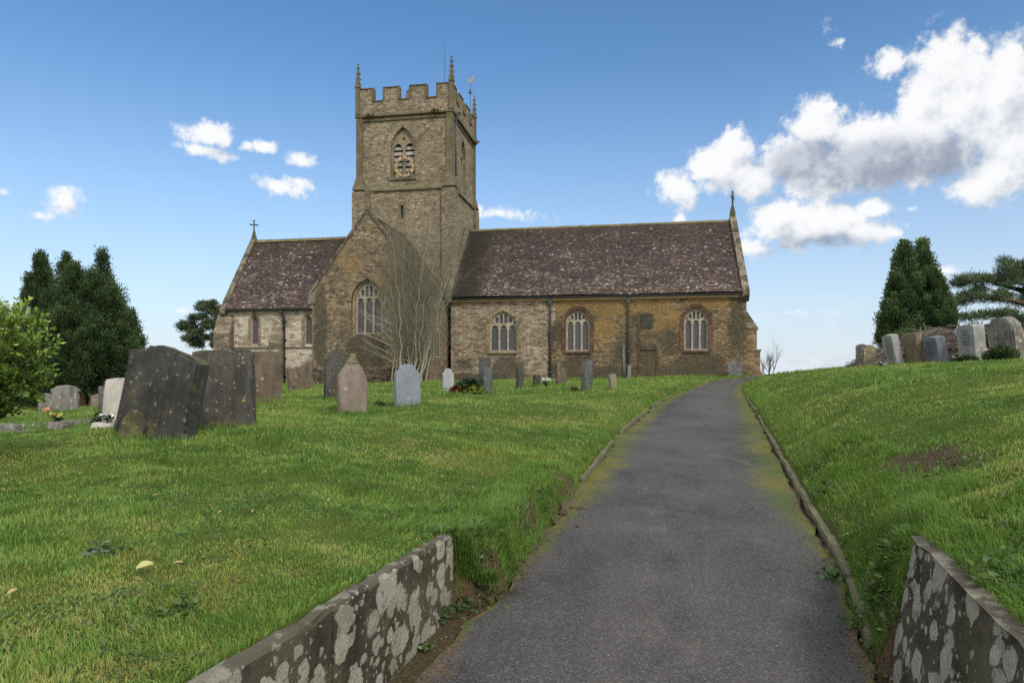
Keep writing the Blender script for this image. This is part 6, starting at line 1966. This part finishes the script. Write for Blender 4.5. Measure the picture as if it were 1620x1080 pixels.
# ------------------------------------------------------------------ grass
def blades(x, y, length, width, lean_dir=None, lean=.5, zfix=None):
    n = len(x)
    z, soil = terrain(x, y)
    if zfix is not None: z = zfix
    a = rng.random(n) * 2 * np.pi
    side = np.stack([np.cos(a), np.sin(a), np.zeros(n)], -1) * width[:, None] * .5
    la = fbm(x + 70, y + 13, .8, 3) * 22 + rng.normal(0, 1.3, n)      # blades lean together in swirls
    lv = np.stack([np.cos(la), np.sin(la)], -1) * (rng.random(n)[:, None] * .8 + .2) * lean * (.5 + 1.0 * fbm(x + 5, y + 50, 1.6, 2)[:, None])
    if lean_dir is not None: lv = lv * .6 + lean_dir
    b = np.stack([x, y, z - .006], -1)
    L = length[:, None]
    up = np.array([0, 0, 1.0])
    l3 = np.concatenate([lv, np.zeros((n, 1))], 1)
    mid = b + up * L * .55 + l3 * L * .28
    tip = b + up * L * (.95 - .45 * np.minimum(np.linalg.norm(l3, axis=1, keepdims=True), 1)) + l3 * L * .95
    v = np.stack([b - side, b + side, mid - side * .75, mid + side * .75, tip], 1).reshape(-1, 3)
    k = np.arange(n)[:, None] * 5
    f = (k + np.array([0, 1, 3, 2, 2, 3, 4])).ravel()
    s = np.tile([4, 3], n)
    return v, f, s, soil
def in_church(x, y):
    dx, dy = x - OX, y - OY
    a, b = dx * EA.x + dy * EA.y, dx * EB.x + dy * EB.y
    return ((a > NL0 - 8) & (a < .9) & (b > 0)) | ((a > CA0 - .5) & (a < NL0) & (b > 1.2)) | ((a > TA0) & (a < TA1) & (b > TB))
def scatter(n, r0, r1, ang=R(62)):
    r = r0 * (r1 / r0) ** rng.random(n)
    t = rng.uniform(-ang, ang, n)
    return r * np.sin(t), r * np.cos(t), r
NB = int(820000 * GRASS)
x, y, r = scatter(NB, 1.2, 62)
sl, sr = xl(y) - x, x - xr(y)
on_path = (sl < -.02) & (sr < .02) & (y < 36.5)
on_path |= (y > 33) & (x > 9) & (x < 27) & (np.abs(y - np.interp(x, [9, 10.4, 12.5, 14.7, 18.5, 26], [33.5, 35, 37.4, 39.1, 39.9, 40.2])) < 1.5)
wlo = np.interp(y, [-.9, 3.05, 4.5], [-1.95, -.81, -.39]) - x
wro = x - np.interp(y, [0, 3.65], [1.09, 2.15])
wall_zone = ((sl > -.05) & (wlo < .10) & (y < 4.55)) | ((sr > -.05) & (wro < .07) & (y < 3.62))
front = (sl > .04) | (sr > .09)
ok = ~on_path & ~in_church(x, y) & ~wall_zone & (front | (y > 33))
_, soil = terrain(x, y)
ok &= rng.random(NB) > soil * 1.15
x, y, r = x[ok], y[ok], r[ok]
tuft = fbm(x, y, .9, 3); tuft2 = fbm(x + 40, y, 3.7, 3)
ln = (.026 + .0022 * r) * (.55 + 1.3 * np.clip((tuft - .3) * 1.6, 0, 1)) * (.25 + 1.5 * tuft2) * rng.uniform(.6, 1.4, len(x))
ln = np.where(x - xr(y) > 0, ln * 1.05, ln)
wd = (.0026 + .00062 * r) * rng.uniform(.7, 1.3, len(x))
rn = np.clip(rng.normal(.47, .17, len(x)) + (fbm(x, y, .6, 4) - .5) * 1.2 + (fbm(x + 9, y, 4.2, 3) - .5) * 1.0, 0, 1)
straw = rng.random(len(x)) < .035
rn = np.where(straw, 1.0, np.minimum(rn, .93))
sets = [(x, y, ln, wd, None, .75, rn)]
# longer grass drooping over the banks and kerbs
def edge_set(n, fx, sgn, y0, y1, s0, s1, l0, l1, droop):
    yy_ = rng.uniform(y0, y1, n); s_ = rng.uniform(s0, s1, n) ** 1.0
    xx_ = fx(yy_) + sgn * s_
    keep = fbm(xx_, yy_, 2.1, 3) > .42
    keep &= ~((yy_ < 4.55) & (xx_ < 0) & (np.interp(yy_, [-.9, 3.05, 4.5], [-1.95, -.81, -.39]) - xx_ < .1))
    keep &= ~((yy_ < 3.62) & (xx_ > .3) & (xx_ - np.interp(yy_, [0, 3.65], [1.09, 2.15]) < .06))
    yy_, s_, xx_ = yy_[keep], s_[keep], xx_[keep]
    n = len(xx_)
    ld = np.stack([np.full(n, -sgn * droop), np.full(n, .1)], -1)
    return (xx_, yy_, rng.uniform(l0, l1, n), np.full(n, .0045) * rng.uniform(.7, 1.3, n), ld, 1.1, np.clip(rng.normal(.42, .2, n), 0, .93))
E = GRASS
sets.append(edge_set(int(22000 * E), xl, -1, 4.56, 8.5, .02, .75, .04, .13, .38))
sets.append(edge_set(int(9000 * E), xl, -1, 8.0, 22, .10, .4, .04, .08, .3))
sets.append(edge_set(int(16000 * E), xr, 1, 3.7, 8.5, .12, .9, .05, .12, .35))
sets.append(edge_set(int(8000 * E), xr, 1, 8, 24, .12, .6, .05, .13, .4))
sets.append(edge_set(int(5000 * E), xl, -1, 1.2, 4.5, .13, .3, .04, .08, .1))
cnt = 7000
yy_ = rng.uniform(.6, 3.64, cnt); q_ = rng.uniform(.055, .30, cnt)
sets.append((np.interp(yy_, [0, 3.65], [1.09, 2.15]) + q_, yy_, rng.uniform(.05, .13, cnt), np.full(cnt, .0042), np.stack([np.full(cnt, -.45), np.full(cnt, .0)], -1), .9, np.clip(rng.normal(.42, .2, cnt), 0, .95)))
for (fx, sg, ya, yb, cnt) in ((xl, -1, 4.54, 6.6, 9000), (xr, 1, 3.68, 5.2, 7000)):
    yy_ = rng.uniform(ya, yb, cnt); s_ = rng.uniform(.06, .55, cnt)
    sets.append((fx(yy_) + sg * s_, yy_, rng.uniform(.05, .15, cnt), np.full(cnt, .0045), np.stack([np.full(cnt, -sg * .35), np.full(cnt, .05)], -1), 1.2, np.clip(rng.normal(.38, .2, cnt), 0, .95)))
for (fx, sg, ya, yb, cnt) in ((xl, -1, 4.51, 6.0, 12000), (xr, 1, 3.66, 4.9, 8000)):
    yy_ = ya + (yb - ya) * rng.random(cnt) ** 1.4; s_ = rng.uniform(.0, .32, cnt)
    kp = fbm(fx(yy_) + sg * s_, yy_, 4.0, 3) > .40
    yy_, s_ = yy_[kp], s_[kp]; c_ = len(yy_)
    sets.append((fx(yy_) + sg * s_, yy_, rng.uniform(.05, .13, c_), np.full(c_, .0045), np.stack([np.full(c_, -sg * .4), np.full(c_, .0)], -1), 1.2, np.clip(rng.normal(.36, .2, c_), 0, .95)))
# tufts hugging the gravestones
for o in [o for o in SC.objects if o.name.split('.')[0] in ('gravestone', 'footstone', 'grave_kerb')]:
    cx_, cy_ = o.location.x, o.location.y
    rr = max(o.dimensions.x, o.dimensions.y) * .5
    n = int(260 * E * (1 if cy_ < 14 else .6))
    yaw = o.rotation_euler.z
    t_ = rng.uniform(-1, 1, n) * (rr + .04); q = rng.choice([-1, 1], n) * (o.dimensions.y * .5 * .9 + rng.uniform(.0, .09, n))
    xx_ = cx_ + t_ * math.cos(yaw) - q * math.sin(yaw); yy_ = cy_ + t_ * math.sin(yaw) + q * math.cos(yaw)
    sets.append((xx_, yy_, rng.uniform(.05, .15, n) * (1 if cy_ < 14 else 1.2), (.003 + .0006 * yy_), None, .5, np.clip(rng.normal(.4, .2, n), 0, .93)))
Vs, Fs, Ss, Rs_, off = [], [], [], [], 0
# grass on the cut ends of the banks beside the retaining walls
ends = []
for (xa, xb, yy0, sg) in ((-.52, -.10, 4.52, 1), (2.12, 2.75, 3.64, -1)):
    cnt = 3200
    x_ = rng.uniform(xa, xb, cnt); y_ = yy0 + rng.uniform(-.01, .05, cnt)
    top = terrain(x_, np.full(cnt, yy0 + .08))[0]; lowz = zp(y_) + .12
    kz = lowz + (np.maximum(top, lowz + .02) - lowz) * rng.random(cnt) ** .7
    ends.append((x_, y_, rng.uniform(.05, .13, cnt), np.full(cnt, .0042), np.stack([np.full(cnt, .1 * sg), np.full(cnt, -.55)], -1), 1.0, np.clip(rng.normal(.36, .2, cnt), 0, .95), kz))
for st_ in sets + ends:
    x, y, ln, wd, ld, le, rn = st_[:7]
    if len(st_) == 7 and ld is not None:            # bare earth stays bare on the banks
        kp = rng.random(len(x)) > terrain(x, y)[1] * .9
        x, y, ln, wd, ld, rn = x[kp], y[kp], ln[kp], wd[kp], ld[kp], rn[kp]
    v, f, s, _ = blades(x, y, ln, wd, ld, le, st_[7] if len(st_) > 7 else None)
    Vs.append(v); Fs.append(f + off); Ss.append(s); Rs_.append(np.repeat(rn, 5)); off += len(v)
M_GRASS = mat_leaf('grass_blade', [(0, (.062, .122, .022)), (.3, (.118, .226, .038)), (.55, (.18, .298, .052)), (.8, (.27, .338, .068)), (.94, (.34, .33, .09)), (.97, (.36, .30, .13)), (1, (.4, .33, .16))], .42, .55, .3, .8, .25)
me = np_mesh('grass', np.concatenate(Vs), np.concatenate(Fs), np.concatenate(Ss), {'rnd': np.concatenate(Rs_)})
tag(link('grass', me, M_GRASS), kind='stuff')
# clover and other tiny broad leaves woven through the near turf
n = 60000
x, y, r = scatter(n, 1.6, 14)
sl, sr = xl(y) - x, x - xr(y)
ok = ((sl > .35) | (sr > .4)) & (fbm(x + 21, y + 4, 1.3, 4) > .56)
x, y, r = x[ok], y[ok], r[ok]
n = len(x)
c = np.stack([x, y, terrain(x, y)[0] + rng.uniform(.004, .028, n)], -1)
dr = np.concatenate([rng.normal(size=(n, 2)), rng.uniform(-.1, .5, (n, 1))], 1)
M_CLOVER = mat_leaf('clover_leaf', [(0, (.03, .07, .02)), (.5, (.065, .125, .04)), (1, (.12, .19, .06))], .3, .55, .3, 2, .3)
cl = leaf_mesh('clover', c, dr, rng.uniform(.014, .03, n), rng.uniform(.010, .018, n), M_CLOVER, rng.random(n))
tag(cl, kind='stuff')

# crumbs of soil and leaf litter gathered along the path edges
n = 9000
y = 1.0 + 17 * rng.random(n) ** 1.4
q = np.abs(rng.normal(0, .10, n)) * np.interp(y, [2, 6, 10], [1.2, 1.3, .8])
lft = rng.random(n) < .55
x = np.where(lft, xl(y) + q - .06, xr(y) - q + .04)
keep = fbm(x, y, 1.6, 3) > .46
x, y = x[keep], y[keep]; n = len(x)
c = np.stack([x, y, zp(y) + .012 + rng.uniform(0, .012, n)], -1)
dr = np.concatenate([rng.normal(size=(n, 2)), rng.uniform(-.2, .5, (n, 1))], 1)
lt = leaf_mesh('leaf_litter', c, dr, rng.uniform(.006, .022, n), rng.uniform(.005, .013, n), mat_leaf('litter', [(0, (.02, .014, .01)), (.5, (.07, .048, .03)), (.85, (.15, .105, .06)), (1, (.1, .12, .03))], 0, .9, .1, 2, .2), rng.random(n))
tag(lt, kind='stuff')
# ------------------------------------------------------------------ sky, clouds, sun
SUN_EL, SUN_AZ = R(42), R(-62)       # azimuth measured from +y (ahead) towards +x; the sun stands to the left, behind
def dirv(az, el): return Vector((math.sin(az) * math.cos(el), math.cos(az) * math.cos(el), math.sin(el)))
SUN_DIR = dirv(R(SUN_AZ_DEG), SUN_EL)
wd = bpy.data.worlds.new('World'); SC.world = wd; wd.use_nodes = True
t = NT(wd.node_tree)
gen = t.n('ShaderNodeTexCoord', out=0)
sep = t.n('ShaderNodeSeparateXYZ', {0: gen}, out=None)
X, Y, Z = sep.outputs
az = t.m('ARCTAN2', X, Y)
el = t.m('ARCSINE', Z)
sky_n = t.n('ShaderNodeTexSky', out=None, sky_type='NISHITA', sun_disc=False, sun_elevation=SUN_EL, sun_rotation=R(SUN_AZ_DEG), air_density=1.0, dust_density=.6, ozone_density=2.0)
sky = sky_n.outputs[0]
P = t.n('ShaderNodeCombineXYZ', {0: az, 1: el, 2: 0.0})
def pix(u, v, ru, rv, w=1.0):
    d_ = Vector(((u - CX) / F, 1, (HZ - v) / F)).normalized()
    a_, e_ = math.atan2(d_.x, d_.y), math.asin(d_.z)
    k = math.hypot((u - CX) / F, 1)
    return (a_, e_, ru / F / (k * k), rv / F / k, w)
BL = [(1523, 166, 70, 60, 1.5), (1304, 269, 70, 45, 1.4), (1140, 268, 72, 44, 1.25), (1070, 298, 48, 36, 1.0), (1160, 235, 50, 36, 1.1), (1195, 285, 60, 40, .9), (1290, 205, 54, 46, 1.2), (1270, 255, 90, 55, 1.2), (1380, 245, 130, 70, 1.6), (1480, 225, 130, 90, 1.6),
      (1520, 120, 85, 85, 1.25), (1580, 150, 90, 100, 1.3), (1600, 230, 90, 90, 1.2), (1455, 165, 48, 40, 1.0), (1550, 285, 80, 46, 1.1), (1460, 282, 90, 34, 1.0), (1350, 270, 34, 22, .8), (1590, 90, 50, 40, 1.0),
      (1290, 358, 130, 44, 1.2), (1240, 345, 70, 34, 1.1), (1370, 370, 80, 30, 1.1), (1385, 330, 70, 26, .85), (1310, 300, 80, 24, .75), (1195, 395, 46, 24, .85), (1495, 428, 48, 20, .8), (1300, 518, 24, 16, .42), (1078, 347, 14, 10, .6),
      (1240, 495, 80, 8, .30), (1430, 92, 40, 14, .30), (1325, 62, 14, 16, .22), (1440, 330, 40, 12, .6),
      (102, 313, 46, 27, .80), (66, 342, 24, 9, .48), (6, 305, 22, 13, .58), (333, 213, 44, 19, .72), (322, 238, 34, 9, .52), (356, 249, 38, 10, .56), (391, 232, 16, 9, .46), (415, 233, 20, 9, .48), (472, 252, 26, 14, .64), (436, 293, 50, 20, .72),
      (790, 336, 50, 10, .46), (865, 341, 26, 11, .42), (284, 491, 22, 7, .50), (760, 330, 18, 7, .4)]
BL = [pix(*b) for b in BL]
# cloud cover added outside the visible sky, to keep the light soft and neutral
WISP = t.noise(gen, 3.2, 5, .6)
def density(p3, p2):
    b = blobs(t, p2, BL)
    n = t.noise(p3, 24.0, 12, .60, dist=.1)
    n2 = t.noise(p3, 8.0, 3, .5)
    n3 = t.noise(p3, 70.0, 7, .62)
    n = t.m('MULTIPLY_ADD', n2, .7, n)
    n = t.m('MULTIPLY_ADD', n3, .55, n)
    return t.m('ADD', b, t.m('MULTIPLY_ADD', n, 1.9, -2.22)), b, n
D0, B0_, N0 = density(gen, P)
off3 = Vector((-.014, 0.0, .020))
D1, _, _ = density(t.vm('ADD', gen, tuple(off3)), t.vm('ADD', P, (off3.x, off3.z, 0)))
alpha = t.mr(D0, -.05, .50)
# thin veil of high haze low on the horizon
veil = t.noise(t.vm('MULTIPLY', gen, (2.2, 2.2, 13.0)), 2.4, 6, .6)
veil = t.m('MULTIPLY', t.mr(veil, .46, .75, 0, .38), t.mr(el, .02, .16, 1, 0))
alpha = t.m('MAXIMUM', alpha, veil)
lit = t.m('MULTIPLY_ADD', t.m('SUBTRACT', D0, D1), .45, .84, clamp=True)
DK = blobs(t, P, [pix(*b) for b in [(1390, 258, 200, 52, 1.3), (1270, 258, 90, 48, 1.2), (1480, 255, 120, 56, 1.1), (1300, 385, 130, 20, .9), (1215, 400, 40, 14, .6), (1540, 330, 60, 26, .5)]])
dkn = t.m('MULTIPLY', t.mr(t.m('ADD', DK, t.m('MULTIPLY_ADD', t.noise(gen, 11, 7, .6), .6, -.3)), -.05, .9), .85)
shade = t.m('SUBTRACT', lit, t.m('MULTIPLY', dkn, .62), clamp=True)
ccol = t.ramp(shade, [(0, (.30, .345, .43)), (.3, (.42, .47, .555)), (.6, (.70, .735, .80)), (.85, (.93, .94, .96)), (1, (1.0, 1.0, 1.0))])
# sky: Nishita, paling to haze at the horizon
hzf = t.mr(el, 0.0, .50, 1.0, 0.0, 'LINEAR')
hzf2 = t.m('POWER', hzf, 2.1)
skyc = t.vm('MULTIPLY', sky, SKY_MUL)
skyc = t.mix(t.m('MULTIPLY', hzf2, HAZE_AMT), skyc, HAZE_COL)
# unseen overcast, added as neutral fill light
over = t.mr(t.m('ADD', t.m('MULTIPLY_ADD', WISP, 1.2, -.6), t.mr(t.m('ADD', t.m('MULTIPLY', Y, -1.0), t.m('MULTIPLY', Z, .55)), -.32, .35, -.6, .8, 'LINEAR')), -.05, .35)
col = t.mix(t.m('MULTIPLY', alpha, .97), skyc, t.vm('SCALE', ccol, (0, 0, 0)) if False else t.vm('MULTIPLY', ccol, (CLOUD_B, CLOUD_B, CLOUD_B)))
col = t.mix(t.m('MULTIPLY', over, .92), col, FILL_CLOUD_COL)
bg = t.n('ShaderNodeBackground', {'Color': col, 'Strength': SKY_STR})
t.n('ShaderNodeOutputWorld', {'Surface': bg}, out=None)
try:
    wd.cycles.sampling_method = 'MANUAL'; wd.cycles.sample_map_resolution = 512
except Exception: pass

sl_ = bpy.data.lights.new('sun', 'SUN'); sl_.energy = SUN_E; sl_.angle = R(SUN_ANG); sl_.color = (1.0, .95, .88)
so_ = bpy.data.objects.new('sun', sl_); COL.objects.link(so_)
so_.rotation_euler = (-SUN_DIR).to_track_quat('-Z', 'Y').to_euler()
so_.location = (0, 0, 60)

cam = bpy.data.cameras.new('camera'); co = bpy.data.objects.new('camera', cam); COL.objects.link(co)
co.location = (0, 0, EYE); co.rotation_euler = (R(90), 0, 0)
cam.sensor_width = 36; cam.lens = F / 1620 * 36; cam.shift_y = 50 / 1620
cam.clip_end = 6000; cam.clip_start = .05
SC.camera = co
SC.view_settings.view_transform = 'Standard'; SC.view_settings.look = 'None'
SC.view_settings.exposure = EXPOSURE; SC.view_settings.gamma = 1
SC.view_settings.use_curve_mapping = False
SC.render.engine = 'CYCLES'
SC.cycles.use_denoising = DENOISE
SC.cycles.max_bounces = 6; SC.cycles.diffuse_bounces = 3; SC.cycles.glossy_bounces = 2; SC.cycles.transmission_bounces = 3
SC.cycles.use_adaptive_sampling = True
